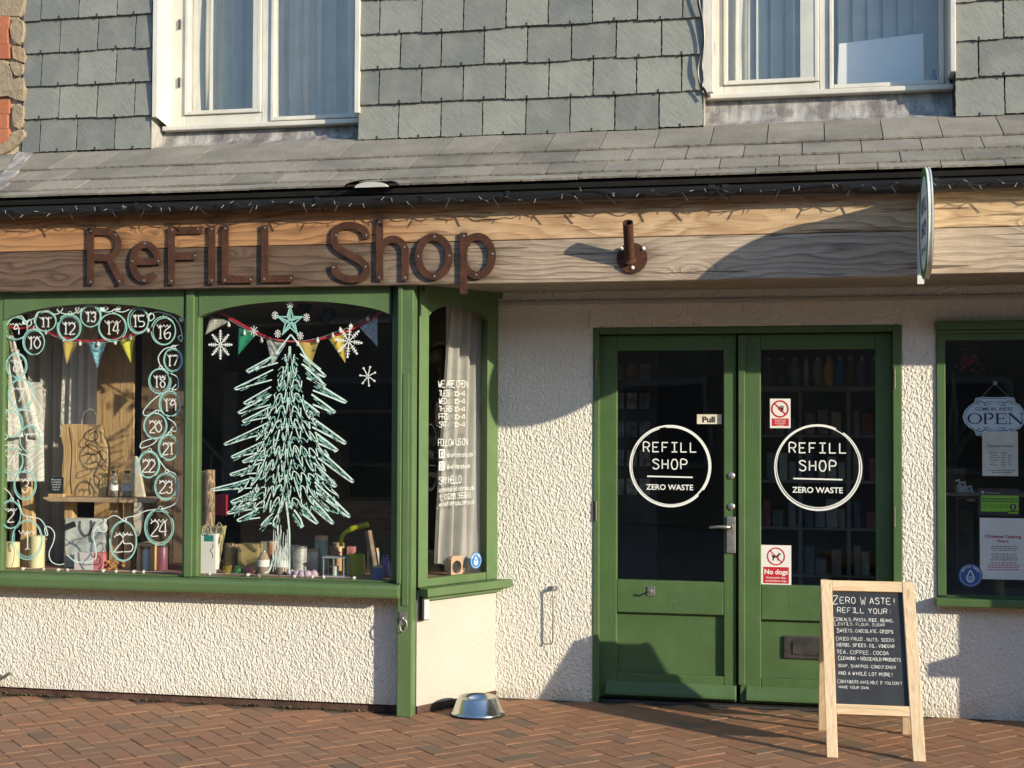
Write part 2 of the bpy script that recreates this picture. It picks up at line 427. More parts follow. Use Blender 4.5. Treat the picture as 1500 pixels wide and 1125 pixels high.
def m_cloth(name, a, b, sc=1.0, trans=.35, pat=None):
    m = N(name); out = m.t.nodes['Material Output']
    col = m.ramp(m.noise(6*sc), [(.3, a), (.7, b)])
    if pat is not None:
        v = m.n('TexVoronoi', {'Vector': m.co(), 'Scale': pat[1], 'Randomness': 1.0}, feature='DISTANCE_TO_EDGE').outputs[0]
        wv = m.math('SINE', m.math('MULTIPLY', v, 60.0))
        col = m.mix(m.ramp(wv, [(.55, 0), (.7, pat[2])]), col, pat[0])
    m.set(Base_Color=col, Roughness=.9, Specular_IOR_Level=.1)
    m.bump(m.noise(1, 2, .5, m.map((400, 400, 60))), .0008)
    tr = m.n('BsdfTranslucent', {'Color': col}).outputs[0]
    mx = m.n('MixShader', {0: trans, 1: m.b.outputs[0], 2: tr}).outputs[0]
    m.t.links.new(mx, out.inputs[0]); return m.m

def m_lead(name='lead_flashing'):
    m = N(name)
    n = m.noise(1, 5, .7, m.map((16, 6, 3.0)))
    st = m.ramp(m.noise(1, 4, .6, m.map((9, 2, 10))), [(.45, 0), (.6, 1)])
    col = m.ramp(n, [(.3, (.20, .195, .19)), (.5, (.38, .37, .35)), (.7, (.55, .53, .48))])
    col = m.mix(m.math('MULTIPLY', st, .6), col, (.10, .075, .08))
    m.set(Base_Color=col, Roughness=.7, Metallic=.15); m.bump(n, .006); return m.m

def m_glassobj(name, c, al=.35):
    m = N(name); out = m.t.nodes['Material Output']
    m.set(Base_Color=c, Roughness=.08)
    tr = m.n('BsdfTransparent', {'Color': (.9, .93, .9, 1)}).outputs[0]
    mx = m.n('MixShader', {0: al, 1: tr, 2: m.b.outputs[0]}).outputs[0]
    m.t.links.new(mx, out.inputs[0]); return m.m

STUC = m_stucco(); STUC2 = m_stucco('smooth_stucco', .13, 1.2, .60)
SLATE = m_slate('hung_slate', (.150, .162, .150), (.285, .288, .250), (.125, .136, .126), 1.0)
TILE = m_slate('roof_tile', (.225, .21, .18), (.36, .33, .275), (.17, .155, .13), 1.6, True)
GREEN = m_paint('green_paint', (.094, .160, .063))
DGREEN = m_paint('door_green_paint', (.074, .138, .050))
WHITE = m_paint('white_window_paint', (.62, .60, .53), .38)
GLASS = m_glass()
PLK1 = m_wood('upper_plank_timber', (.80, .61, .38), (.26, .145, .07), 20, warm=(.46, .245, .11), left=(.46, .23, .10), knots=1.5)
PLK2 = m_wood('lower_plank_timber', (.60, .49, .37), (.19, .14, .10), 24, left=(.120, .070, .046), knots=1.4)
PINE = m_wood('pale_pine', (.80, .62, .40), (.60, .42, .24), 30, knots=.5, bump=.0006)
PINEV = m_wood('pale_pine_upright', (.80, .64, .43), (.60, .43, .25), 30, along=(0, 0, 1), knots=.4, bump=.0006)
OAK = m_wood('display_timber', (.72, .50, .25), (.42, .25, .10), 12, along=(0, 0, 1), knots=.6)
DISP = m_wood('shelf_timber', (.60, .45, .28), (.33, .22, .12), 18, knots=.8)
PLY = m_wood('plywood_panel', (.58, .39, .20), (.44, .28, .13), 6, along=(0, 0, 1), knots=.5)
RUST = m_rust()
BLACKP = simple('black_plastic', (.018, .02, .022), .35, .2, 6)
DARKB = simple('dark_board', (.02, .018, .016), .6, .3, 6)
PAVER = m_paver()
LEAD = m_lead()
STEEL = simple('galvanised_steel', (.42, .42, .40), .42, .2, 30, .85)
CHROME = simple('polished_steel', (.62, .61, .57), .2, .05, 4, 1.0)
IRON = simple('dark_grey_metal', (.10, .095, .09), .42, .3, 20, .6, .0006, 90)
WPAINT = simple('white_window_chalk', (.72, .76, .72), .8, .08, 60)
TPAINT = simple('turquoise_window_chalk', (.28, .56, .50), .8, .14, 40)
VINYL = simple('white_vinyl', (.84, .88, .84), .5, .05, 10)
CHALK = simple('white_chalk', (.80, .80, .76), .9, .18, 160)
BOARD = simple('blackboard', (.022, .026, .03), .55, .35, 9, bump=.0003)
BLIND = m_cloth('cream_blind', (.66, .64, .56), (.78, .75, .66), 1, .3)
WCURT = m_cloth('white_curtain', (.70, .68, .63), (.82, .80, .75), 1, .35)
SCURT = m_cloth('sheer_curtain', (.42, .41, .39), (.54, .53, .50), 1, .25)
GCURT = m_cloth('grey_curtain', (.46, .43, .38), (.55, .52, .46), 1, .1)
PCURT = m_cloth('patterned_curtain', (.80, .78, .70), (.88, .86, .79), 1, .25, ((.45, .44, .38), 5.0, .55))
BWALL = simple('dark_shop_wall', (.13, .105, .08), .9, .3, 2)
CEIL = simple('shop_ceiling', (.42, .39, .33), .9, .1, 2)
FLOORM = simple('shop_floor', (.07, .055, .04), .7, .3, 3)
PAPER = simple('white_paper', (.78, .77, .73), .7, .04, 10)
INK = simple('black_ink', (.02, .02, .025), .6, .1, 10)
REDP = simple('red_print', (.50, .02, .03), .5, .1, 10)
TEALP = simple('teal_print', (.03, .22, .19), .5, .1, 10)
BLUEP = simple('blue_print', (.03, .16, .42), .4, .08, 10)
LIMEP = simple('lime_print', (.22, .52, .03), .4, .08, 10)
RIBBON = simple('red_ribbon', (.50, .02, .035), .6, .15, 30)
BULBM = simple('frosted_bulb', (.62, .60, .54), .2, .05, 10)
SH0 = simple('back_shelf', (.26, .22, .17), .7, .1, 5)
ICICLE = simple('icicle_bulb', (.24, .24, .22), .25, .1, 10)
MOSS = simple('moss', (.085, .080, .035), .95, .5, 40, bump=.004)

# ---------------------------------------------------------------- levels
BAY, BEAM, PANE = -.615, -.68, -.585
zBeamB = Z(735, 415, BEAM); zBeamT = 2.79
zSeam = Z(740, 352, BEAM)
zRoofT, zRoofE, yEave = 3.215, 2.80, -.772

# ---------------------------------------------------------------- ground
def ground():
    m = MB(); m.add([(-150, -150, -.012), (150, -150, -.012), (150, 150, -.012), (-150, 150, -.012)], [(0, 1, 2, 3)])
    g = m.build('ground', simple('street_paving', (.36, .29, .23), .95, .2, 3, bump=.003, bsc=60), base=(0, 0, 0)); g['kind'] = 'structure'
    m = MB(); m.add([(-6.3, -4.3, -.0048), (3.7, -4.3, -.0048), (3.7, .12, -.0048), (-6.3, .12, -.0048)], [(0, 1, 2, 3)])
    g = m.build('soil', simple('joint_sand', (.11, .075, .048), .95, .3, 12, bump=.003, bsc=120), base=(0, 0, 0)); g['kind'] = 'structure'
    m = MB(); c, s = math.cos(R(45)), math.sin(R(45)); B = .1; g_ = .0014; rr = random.Random(3)
    def brick(i, j, w_, h_):
        x0, x1, y0, y1 = i*B+g_, (i+w_)*B-g_, j*B+g_, (j+h_)*B-g_
        cx, cy = (x0+x1)/2, (y0+y1)/2; X_, Y_ = cx*c-cy*s-1.4, cx*s+cy*c-2.2
        if not (-6.2 < X_ < 3.6 and -4.2 < Y_ < -.005): return
        if -4.5 < X_ < -2.17 and Y_ > -.545: return
        dz = rr.uniform(-.0014, .0014); tx, ty = rr.uniform(-.008, .008), rr.uniform(-.008, .008); e = .003
        vs = []
        for (ins, zz) in ((0, -.012), (0, -.002), (e, 0)):
            for (px_, py_) in ((x0+ins, y0+ins), (x1-ins, y0+ins), (x1-ins, y1-ins), (x0+ins, y1-ins)):
                vs.append((px_*c-py_*s-1.4, px_*s+py_*c-2.2, zz+dz+((px_-cx)*tx+(py_-cy)*ty if zz > -.01 else 0)))
        fs = [(8, 9, 10, 11)]
        for k in (0, 4):
            for q in range(4): fs.append((k+q, k+(q+1) % 4, k+4+(q+1) % 4, k+4+q))
        m.add(vs, fs, rr.random())
    for j in range(-90, 90):
        for i in range(-90, 90):
            k = (i-j) % 4
            if k == 0: brick(i, j, 2, 1)
            elif k == 2: brick(i+1, j-1, 1, 2) if False else None
            if (i-j) % 4 == 3: brick(i, j, 1, 2) if True else None
    p = m.build('pavement', PAVER, base=(0, 0, 0)); p['kind'] = 'structure'
ground()

# ================================================================ the shop building
B = thing('shop_building', 'shopfront with white roughcast walls, slate-hung upper floor and green painted bay window and doors', 'building')

# --- roughcast wall with door and window openings
xw0 = X(727, 0); xd0, xd1 = X(868.5, 0), X(1321.5, 0); zd = Z(1095, 477.5, 0)
xr0 = X(1371, 0); zr1 = Z(1400, 474, 0); zr0 = Z(1400, 884, 0); xr1 = xr0+1.02
m = MB(); zt = 2.72; x9 = 6.5
for (a, b, c, d) in ((xw0-.3, xd0, 0.0, zt), (xd0, xd1, zd, zt), (xd1, xr0, 0.0, zt), (xr0, xr1, zr1, zt), (xr0, xr1, 0, zr0), (xr1, x9, 0, zt)):
    m.add([(a, 0, c), (b, 0, c), (b, 0, d), (a, 0, d)], [(0, 1, 2, 3)])
for (a, c, d, sg) in ((xd0, 0, zd, 1), (xd1, 0, zd, -1), (xr0, zr0, zr1, 1), (xr1, zr0, zr1, -1)):
    m.add([(a, 0, c), (a, .2, c), (a, .2, d), (a, 0, d)], [(0, 1, 2, 3) if sg > 0 else (3, 2, 1, 0)])
m.add([(xd0, 0, zd), (xd0, .2, zd), (xd1, .2, zd), (xd1, 0, zd)], [(0, 1, 2, 3)])
m.add([(xr0, 0, zr1), (xr0, .2, zr1), (xr1, .2, zr1), (xr1, 0, zr1)], [(0, 1, 2, 3)])
m.add([(xr0, 0, zr0), (xr0, .2, zr0), (xr1, .2, zr0), (xr1, 0, zr0)], [(3, 2, 1, 0)])
m.build('roughcast_wall', STUC, B)
# plaster ledge under the timber, angle beads
m = MB(); m.box(xw0+.02, x9, -.014, 0.0, 2.235, 2.262); m.build('plaster_ledge', STUC2, B, bevel=.006)
m = MB(); m.box(-1.245, -1.239, -.004, -.001, 2.10, 2.2); m.build('angle_bead', STUC2, B)

# --- bay window
bx0 = -5.2                                          # left outer corner, out of frame
pF = YP(BAY)
bx1 = X(606, BAY, 900)
sO = V((bx1+.004, BAY+.075, 0)); sE = V((X(730, 0, 700), 0, 0))
pS = Pl(sO, sE-sO, (0, 0, 1)); sLen = (sE-sO).length
zPB = Z(430, 847, PANE); zST = Z(430, 851, BAY-.02); zSB = zST-.075
# roughcast below
m = MB()
m.add([(bx0, -.55, .045), (bx1-.06, -.55, .045), (bx1-.06, -.55, zSB+.02), (bx0, -.55, zSB+.02)], [(0, 1, 2, 3)])
m.add([(bx0, -.55, .045), (bx0, -.50, .045), (bx1-.06, -.50, .045), (bx1-.06, -.55, .045)], [(3, 2, 1, 0)])
m.build('bay_wall', STUC, B)
m = MB(); m.add([pS.pt(0, .035, -.012), pS.pt(sLen, .035, -.012), pS.pt(sLen, zSB+.03, -.012), pS.pt(0, zSB+.03, -.012)], [(0, 1, 2, 3)])
m.build('bay_side_wall', STUC2, B)
m = MB(); m.box(bx0, bx1-.06, -.53, -.2, 0, .052); m.prism(pS, [(0, 0), (sLen, 0), (sLen, .04), (0, .04)], -.03, -.006)
m.build('brick_plinth', simple('damp_plinth', (.085, .045, .035), .9, .5, 14, bump=.004), B)
m = MB(); m.box(bx0-.06, bx0, -.62, 0.1, 0, zBeamB); m.build('bay_end_wall', STUC, B)

Wn = part('bay_window', B)
# front frame
def arch(mb, pl, a0, a1, bt, sp, apx, h0, h1, n=22, o0=None, o1=None):
    """head rail with a segmental arch cut in its underside"""
    def yb(t): return sp+(apx-sp)*(1-(2*t-1)**2)**.75
    o0 = a0 if o0 is None else o0; o1 = a1 if o1 is None else o1
    pts = [(a0+(a1-a0)*i/n, yb(i/n)) for i in range(n+1)]
    for i in range(n):
        (xa, za), (xb, zb) = pts[i], pts[i+1]
        mb.add([pl.pt(xa, za, h1), pl.pt(xb, zb, h1), pl.pt(xb, bt, h1), pl.pt(xa, bt, h1)], [(0, 1, 2, 3)], .5)
        mb.add([pl.pt(xa, za, h0), pl.pt(xb, zb, h0), pl.pt(xb, zb, h1), pl.pt(xa, za, h1)], [(0, 1, 2, 3)], .5)
        mb.add([pl.pt(xa, za, h0), pl.pt(xb, zb, h0), pl.pt(xb, bt, h0), pl.pt(xa, bt, h0)], [(3, 2, 1, 0)], .5)
    for (q0, q1) in ((o0, a0), (a1, o1)):
        if abs(q1-q0) > 1e-4: mb.pbox(pl, q0, q1, sp, bt, h0, h1, .5)
xa0, xa1 = X(4, BAY), X(268, BAY); xb0, xb1 = X(290, BAY), X(571, BAY)
m = MB()
ztop = zBeamB+.03
arch(m, pF, xa0, xa1, ztop, Z(268, 466, BAY), Z(136, 445, BAY), -.055, 0)
arch(m, pF, xb0, xb1, ztop, Z(571, 461, BAY), Z(430, 441, BAY), -.055, 0)
m.build('window_head', GREEN, Wn)
m = MB()
m.box(xa1, xb0, BAY+.004, BAY+.06, zST+.004, ztop-.002)                         # mullion
m.box(X(272, BAY), X(284, BAY), BAY-.012, BAY+.004, zST+.004, ztop-.004)
m.box(xb1, bx1-.09, BAY+.035, BAY+.06, zST+.004, ztop-.002)
m.box(bx0, xa0, BAY+.004, BAY+.06, zST+.004, ztop-.002)
m.build('mullion', GREEN, Wn, bevel=.005)
m = MB(); m.box(xa0, xa1, BAY+.012, BAY+.058, zST+.002, zPB); m.box(xb0, xb1, BAY+.012, BAY+.058, zST+.002, zPB)
m.build('bottom_rail', GREEN, Wn, bevel=.006)
m = MB(); yb_ = BAY-.062
sec = [(-.02, zSB+.012), (.057, zSB+.0), (.062, zSB+.016), (.062, zSB+.050), (.05, zST-.006), (.0, zST+.001), (-.07, zST+.001), (-.07, zSB+.012)]
vs = []; n = len(sec)
for x in (bx0-.05, X(584, BAY-.05, 870)): vs += [(x, BAY-h, z) for h, z in sec]
m.add(vs, [(i, n+i, n+(i+1) % n, (i+1) % n) for i in range(n)]+[tuple(range(n)), tuple(range(2*n-1, n-1, -1))])
m.build('sill', GREEN, Wn, bevel=.004)
# corner post: a face, a bead and a return
m = MB(); m.box(bx1-.088, bx1-.004, BAY-.02, BAY+.062, 0.0, ztop-.003); m.build('corner_post', GREEN, Wn, bevel=.006)
m = MB(); m.box(bx1-.088, bx1-.064, BAY-.034, BAY-.02, zST+.002, ztop-.006); m.build('post_bead', GREEN, Wn, bevel=.004)
m = MB(); m.box(bx1-.06, bx1-.025, BAY-.026, BAY-.02, zSB-.04, ztop-.5); m.build('post_strip', GREEN, Wn, bevel=.003)
# side light
def spx(u, v): return pS.px(u, v)
a0, a1 = spx(628, 640)[0], spx(714, 640)[0]; zsb = spx(670, 843)[1]
m = MB()
arch(m, pS, a0, a1, ztop, spx(640, 463)[1], spx(664, 446)[1], -.05, 0)
m.build('side_head', GREEN, Wn)
m = MB(); m.pbox(pS, 0.0, a0, zST-.03, ztop-.002, -.05, 0.0); m.pbox(pS, a1, sLen-.003, zST-.03, ztop-.002, -.05, 0.0)
m.pbox(pS, a0, a1, zST-.03, zsb, -.05, -.004)
m.build('side_frame', GREEN, Wn, bevel=.004)
m = MB(); m.prism(pS, [(-.0, zST-.075), (sLen+.075, zST-.075), (sLen+.075, zST-.03), (-.0, zST-.03)], 0.0, .075); m.build('side_sill', GREEN, Wn, bevel=.006)
m = MB(); m.prism(pS, [(.01, zST-.10), (sLen, zST-.10), (sLen, zST-.075), (.01, zST-.075)], 0.0, .03); m.build('sill_mould', GREEN, Wn, bevel=.004)
m = MB(); m.prism(pS, [(.02, ztop-.052), (sLen+.03, ztop-.052), (sLen+.03, ztop-.012), (.02, ztop-.012)], 0.0, .02); m.build('cornice', GREEN, Wn, bevel=.004)
for (pa, pb) in ((xa0, xa1), (xb0, xb1)):
    m = MB(); m.box(pa-.005, pb+.005, PANE, PANE+.004, zPB-.01, ztop-.06); m.build('pane', GLASS, Wn)
m = MB(); m.pbox(pS, a0-.01, a1+.01, zsb-.01, ztop-.06, -.03, -.026); m.build('pane', GLASS, Wn)

x2 = X(1403, 0, 950)+1.87*.60
m = MB(); m.box(x2, 5.2, -.60, .0, .0, zST-.07); m.box(x2, x2+.10, -.60, .0, zST-.07, 2.27); m.box(5.1, 5.2, -.60, .0, zST-.07, 2.27); m.build('bay_wall', STUC, B)
m = MB(); m.box(x2-.03, 5.25, -.67, -.56, zST-.07, zST); m.box(x2+.10, 5.1, -.61, -.55, 2.02, 2.27); m.box(x2+1.5, x2+1.56, -.61, -.55, zST, 2.02); m.build('far_bay_frame', GREEN, B)
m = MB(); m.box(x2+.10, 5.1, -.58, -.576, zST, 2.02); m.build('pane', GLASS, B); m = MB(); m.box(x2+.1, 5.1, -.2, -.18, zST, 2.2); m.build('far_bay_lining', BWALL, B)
# --- painted decorations on the bay panes
pP = YP(PANE-.001)
def P(l): return pP.pxs(l)
K = .00345                                             # metres per photo pixel near the panes
def stroke(mb, l, w_, sp=5, closed=False, taper=False, h=.0016):
    q = spl(l, sp, closed) if sp else l
    mb.rib(pP, P(q), w_*K, .0002, h, closed, taper=taper)
jr = random.Random(11)
BAUB = [('1', 40, 790, 22, 29), ('2', 16, 754, 15.5, 21), ('3', 37, 710, 16, 21), ('4', 18, 675, 16, 19), ('5', 44, 643, 15, 20), ('6', 18, 621, 16, 20), ('7', 30, 577, 18, 22),
 ('8', 24, 535, 15, 18), ('9', 24, 481, 17, 17), ('10', 50, 501, 16, 19), ('11', 67, 471, 16, 15), ('12', 101, 480, 17, 19), ('13', 133, 463, 15, 16), ('14', 165, 479, 21, 21),
 ('15', 203, 469, 15, 19), ('16', 240, 485, 18, 21), ('17', 253, 527, 13.5, 17), ('18', 234, 558, 16, 18), ('19', 249, 592, 16, 19), ('20', 228, 624, 17, 19), ('21', 247, 656, 15, 19),
 ('22', 218, 681, 16, 20), ('23', 243, 712, 17, 20), ('24', 233, 772, 21, 26), ('25', 181, 793, 20, 30)]
for num, cx, cy, rx, ry in BAUB:
    m = MB()
    for k in range(3):
        ph = jr.uniform(0, 6); dx, dy = jr.uniform(-.9, .9), jr.uniform(-.9, .9); f = 1-.05*k+jr.uniform(-.03, .03)
        m.rib(pP, P(ell(cx+dx, cy+dy, rx*f, ry*f, 30, ph, ph+2*math.pi*.98)), (1.7 if k == 0 else .8)*K, .0002+.0002*k, .0014+.0002*k)
    o = m.build('painted_bauble', TPAINT, Wn, label='turquoise painted bauble numbered '+num)
    m = MB()
    n = len(num); hh = ry*.82; ww = hh*.52
    for i, c in enumerate(num):
        q0 = cx+(i-(n-1)/2)*ww*1.12-ww/2
        for st in FONT[c].split('|'):
            l = [(q0+int(g[0])/4*ww+jr.uniform(-.4, .4), cy+ry*.50-int(g[1])/6*hh+jr.uniform(-.4, .4)) for g in st.split()]
            if len(l) > 2: l = spl(l, 3)
            m.rib(pP, P(l), 1.6*K, .0002, .0017)
    for k in range(4):
        t = -.42+.28*k
        stroke(m, [(cx+rx*(t-.14), cy-ry*.45), (cx+rx*t, cy-ry*.28), (cx+rx*(t+.14), cy-ry*.45)], .8, 3)
    m.rib(pP, P(ell(cx+rx*.1, cy-ry-2, 2.6, 2.6, 10)), .8*K, .0002, .0015, True)
    m.build('painted_number', WPAINT, Wn, label='white painted number '+num)
m = MB()
for l in ([(9, 500), (8, 480), (20, 465), (32, 463), (38, 471), (44, 468), (46, 475), (40, 478), (42, 470), (52, 466)], [(50, 472), (55, 458), (66, 455), (76, 460), (86, 459), (92, 452), (88, 449), (84, 454), (92, 459), (105, 460), (113, 456), (116, 450), (111, 452), (114, 459), (120, 452)],
          [(146, 450), (152, 455), (158, 452), (155, 449), (150, 455), (160, 457), (170, 452), (174, 449), (171, 455), (180, 457), (190, 453)], [(215, 465), (222, 458), (226, 465), (220, 470), (219, 462), (230, 457), (250, 462), (262, 474), (267, 492), (266, 500), (261, 494), (266, 491)],
          [(262, 505), (252, 508), (240, 512), (232, 524), (236, 537), (242, 541)], [(250, 547), (260, 553), (261, 568), (252, 571), (258, 563)], [(235, 578), (222, 588), (210, 603), (215, 609), (230, 601), (238, 604)],
          [(245, 612), (256, 620), (259, 631), (250, 630), (254, 626), (243, 639)], [(240, 641), (222, 643), (208, 648), (206, 656), (216, 654), (226, 649), (232, 641)], [(222, 661), (232, 672), (244, 688), (256, 694), (262, 706), (261, 725), (256, 738), (240, 745), (226, 746)],
          [(236, 746), (215, 748), (200, 755), (186, 758), (182, 763), (168, 755), (152, 764), (140, 775), (137, 786), (140, 803), (140, 818), (128, 823), (110, 822), (98, 812)],
          [(152, 764), (157, 772), (154, 779), (146, 777), (145, 770), (152, 764)], [(94, 826), (85, 827), (75, 822), (72, 810), (78, 795), (80, 782), (74, 773), (66, 772), (67, 783), (70, 783), (66, 770), (58, 760), (44, 757), (34, 754), (30, 743), (26, 732)],
          [(26, 664), (40, 668), (47, 680), (44, 690), (30, 692)], [(12, 640), (4, 648), (8, 652), (22, 652), (32, 660)], [(8, 600), (22, 603), (38, 600), (50, 608), (52, 618), (46, 622)], [(6, 700), (4, 712), (14, 722), (20, 735)]):
    stroke(m, l, 1.4, 5)
for q in ((174, 451), (150, 453), (36, 472), (266, 468)): m.rib(pP, P(ell(q[0], q[1], 2.2, 2.2, 8)), 3*K, .0003, .0018, True)
m.build('painted_garland', simple('pale_window_chalk', (.62, .79, .73), .8, .15, 40), Wn, label='looping pale painted ribbon joining the baubles')

# tree
m = MB(); m2 = MB(); tr = random.Random(5)
cx0 = lambda v: 425-(v-497)*.030
TIPS_L = [(362, 543, 512, .25), (345, 569, 536, .3), (358, 590, 560, .4), (350, 604, 572, .35), (356, 617, 590, .4), (330, 650, 612, .3), (340, 669, 640, .45), (356, 676, 652, .5), (338, 695, 672, .45), (312, 717, 694, .45), (339, 735, 708, .45), (334, 751, 722, .45), (348, 762, 736, .5), (383, 769, 745, .5), (400, 769, 745, .6)]
TIPS_R = [(476, 550, 512, .3), (476, 564, 530, .45), (506, 588, 548, .4), (490, 603, 568, .5), (467, 605, 580, .5), (506, 648, 600, .4), (494, 659, 622, .55), (517, 704, 640, .45), (492, 711, 664, .55), (512, 755, 690, .45), (488, 765, 712, .5), (465, 765, 728, .5), (444, 770, 738, .5)]
for side, tips in ((-1, TIPS_L), (1, TIPS_R)):
    for (tx, ty, sy, k0) in tips:
        c0 = cx0(sy); x0, y0 = c0+(tx-c0)*k0, sy+(ty-sy)*k0*.55; wdt = 2.6 if side > 0 else 1.9
        lx, ly = x0-side*2, y0+13
        dx_, dy_ = tx-x0, ty-y0; l = math.hypot(dx_, dy_) or 1; nx, ny = -dy_/l, dx_/l
        if ny < 0: nx, ny = -nx, -ny
        up_ = [(x0, y0), (x0+dx_*.5-nx*3, y0+dy_*.5-ny*3+3), (tx, ty)]
        dn = [(tx, ty), (tx-dx_*.35+nx*6, ty-dy_*.35+ny*6), (lx+side*4, ly+2)]
        q = spl([up_[0], up_[1], (tx-side*1.2, ty-1.5), (tx, ty), (tx-side*2.5, ty+1.5), dn[1], dn[2]], 5)
        stroke(m, q, wdt, 0)
        for k in range(13):
            t = tr.uniform(.12, .85); o_ = tr.uniform(1, 7); px_, py_ = x0+dx_*t+nx*o_, y0+dy_*t+ny*o_; l2 = tr.uniform(4, 12)
            stroke(m2, [(px_, py_), (px_+dx_/l*l2, py_+dy_/l*l2+tr.uniform(-1, 2))], .9, 0)
def leafrow(mb, v, w_, half, ln_, gap, ph):
    """drooping leaf zig-zags fanning out from the middle of the tree"""
    for side in (-1, 1):
        x = ph; pts = [(cx0(v)+side*x*.6, v-ln_*.3)]; vj = 0
        while x < half:
            f = x/62; a = side*min(1.15, .12+f*1.0)*tr.uniform(.8, 1.15); L_ = ln_*tr.uniform(.75, 1.25)
            bx_, by_ = cx0(v)+side*x, v+x*.20+vj
            tip = (bx_+math.sin(a)*L_, by_+math.cos(a)*L_)
            pts += [(bx_+math.sin(a)*L_*.5-side*1.5, by_+math.cos(a)*L_*.45), tip, (bx_+side*gap*.45+math.sin(a)*L_*.4, by_+math.cos(a)*L_*.35)]
            x += gap*tr.uniform(.85, 1.2)
            if tr.random() < .62:
                stroke(mb, pts, w_, 3); vj = tr.uniform(-6, 6); x += tr.uniform(-1, 5); pts = [(cx0(v)+side*(x-2)+math.sin(a)*2, v+x*.2-5+vj)]
        stroke(mb, pts, w_, 3)
k = 0; v = 512
while v < 738:
    half = 4+(v-503)*.285
    leafrow(m, v, 1.55, half, 15+min(8, (v-500)*.05), 9.5, 1.5+(k % 2)*3); leafrow(m2, v+9, 1.1, half*1.05, 12, 9.5, 3); v += 19; k += 1
for i in range(190):
    v = tr.uniform(520, 752); x = tr.uniform(-1, 1)*(v-500)*.34; sd = 1 if x > 0 else -1
    stroke(m2, [(cx0(v)+x, v), (cx0(v)+x+sd*tr.uniform(1, 6), v+tr.uniform(3, 7))], .8, 0)
for q in ([(426, 490), (414, 505), (398, 524), (372, 541)], [(426, 490), (438, 505), (450, 524), (470, 541)]): stroke(m, q, 2.0, 5)
m.build('painted_tree', simple('mint_window_chalk', (.58, .78, .70), .8, .1, 40), Wn, label='big painted fir tree outline in pale mint')
m2.build('painted_needles', TPAINT, Wn)
m = MB()
stroke(m, [(418, 730), (408, 750), (407, 775), (408, 792), (402, 812), (395, 835), (388, 839)], 2.6)
stroke(m, [(419, 735), (422, 758), (424, 780), (424, 810), (424, 840)], 2.6)
for k in range(22):
    x = 399+k*1.15; stroke(m, [(x+tr.uniform(-2, 2)+4*(1-k/22), tr.uniform(765, 800)), (x, tr.uniform(820, 838))], .7, 0)
m.build('painted_trunk', simple('mint_trunk_chalk', (.60, .74, .68), .8, .1, 40), Wn)
m = MB()
st = [(math.sin(i*math.pi/5)*(21 if i % 2 == 0 else 8)*.9+425, 471-math.cos(i*math.pi/5)*(23.5 if i % 2 == 0 else 8.5)) for i in range(10)]
m.rib(pP, P(st), 2.0*K, .0002, .0016, True)
for i in range(10): m.rib(pP, P([(425, 471), st[i]]), 1.4*K, .0002, .0018)
for i in range(0, 10, 2):
    a, b = st[i-1], st[(i+1) % 10]
    for t in (.25, .5, .75): m.rib(pP, P([(425, 471), (st[i][0]*t+a[0]*(1-t), st[i][1]*t+a[1]*(1-t))]), .9*K, .0002, .0014)
m.build('painted_star', TPAINT, Wn, label='turquoise painted star on top of the tree')
def flake(cx, cy, r, arms, w_, dots=True, tw=True, rot=0):
    m = MB()
    for i in range(arms):
        a = rot+i*2*math.pi/arms; ex, ey = cx+r*math.sin(a)*.8, cy-r*math.cos(a)
        m.rib(pP, P([(cx, cy), (ex, ey)]), w_*K, .0002, .0016)
        if dots: m.rib(pP, P(ell(ex, ey, w_*.55, w_*.55, 8)), w_*1.1*K, .0003, .0018, True)
        if tw:
            for t in (.45, .62, .8):
                q = (cx+(ex-cx)*t, cy+(ey-cy)*t); d = r*.13
                m.rib(pP, P([(q[0]-d*math.cos(a), q[1]-d*math.sin(a)), (q[0]+d*math.cos(a), q[1]+d*math.sin(a))]), w_*.8*K, .0003, .0017)
    return m.build('painted_snowflake', WPAINT, Wn)
flake(323, 505, 20, 8, 1.5); flake(511, 500, 23, 8, 1.6, rot=.1); flake(539, 551, 14, 7, 1.4, True, False, rot=.3); flake(372, 485, 8, 8, 1.0, False, False)
for q in ((425, 446), (403, 462), (449, 465), (407, 489), (440, 492)): flake(q[0], q[1], 5, 8, .9, True, False)

# handwriting on the side pane
pSg = Pl(pS.pt(0, 0, -.0255), pS.u, (0, 0, 1))
m = MB()
def sideline(txt, u0, v0, u1, hpx, wd=.0030, low=False):
    a_, b_ = pSg.px(u0, v0); a2 = pSg.px(u1, v0)[0]
    size = hpx*.00345; n = sum(1.25 if c in 'WM' else .6 if c in "I1.,:!'il " else 1 for c in txt)
    wx = (a2-a_)/(n*size*.82)
    m.hand(pSg, txt, a_, b_, size, wd, h=.001, jit=.02, adv=.82, wx=wx, rise=.02)
sideline('WE ARE OPEN...', 642, 567, 692, 10); 
for i, (d, t) in enumerate((('TUES', ': 10-4'), ('WED', ': 10-4'), ('THURS', ': 10-4'), ('FRI', ': 10-4'), ('SAT', ': 10-4'))):
    sideline(d, 643, 580+i*11.4, 643+len(d)*3.7, 8.6); sideline(t, 659, 580+i*11.4, 681, 7.5)
sideline('FOLLOW US ON....', 642, 653, 693, 10)
sideline('@refillshopbude', 655, 670, 692, 6.5, .0019); sideline('@refillshopbude', 655, 687, 688, 6.5, .0019)
sideline('SAY HELLO...', 643, 709, 682, 11)
sideline('e: hello@refillshopbude', 643, 721, 694, 7, .0019); sideline('t: 01288 355561', 643, 732, 689, 8.5, .0024); sideline('w: refillshopbude.co.uk', 643, 742, 695, 7, .0019)
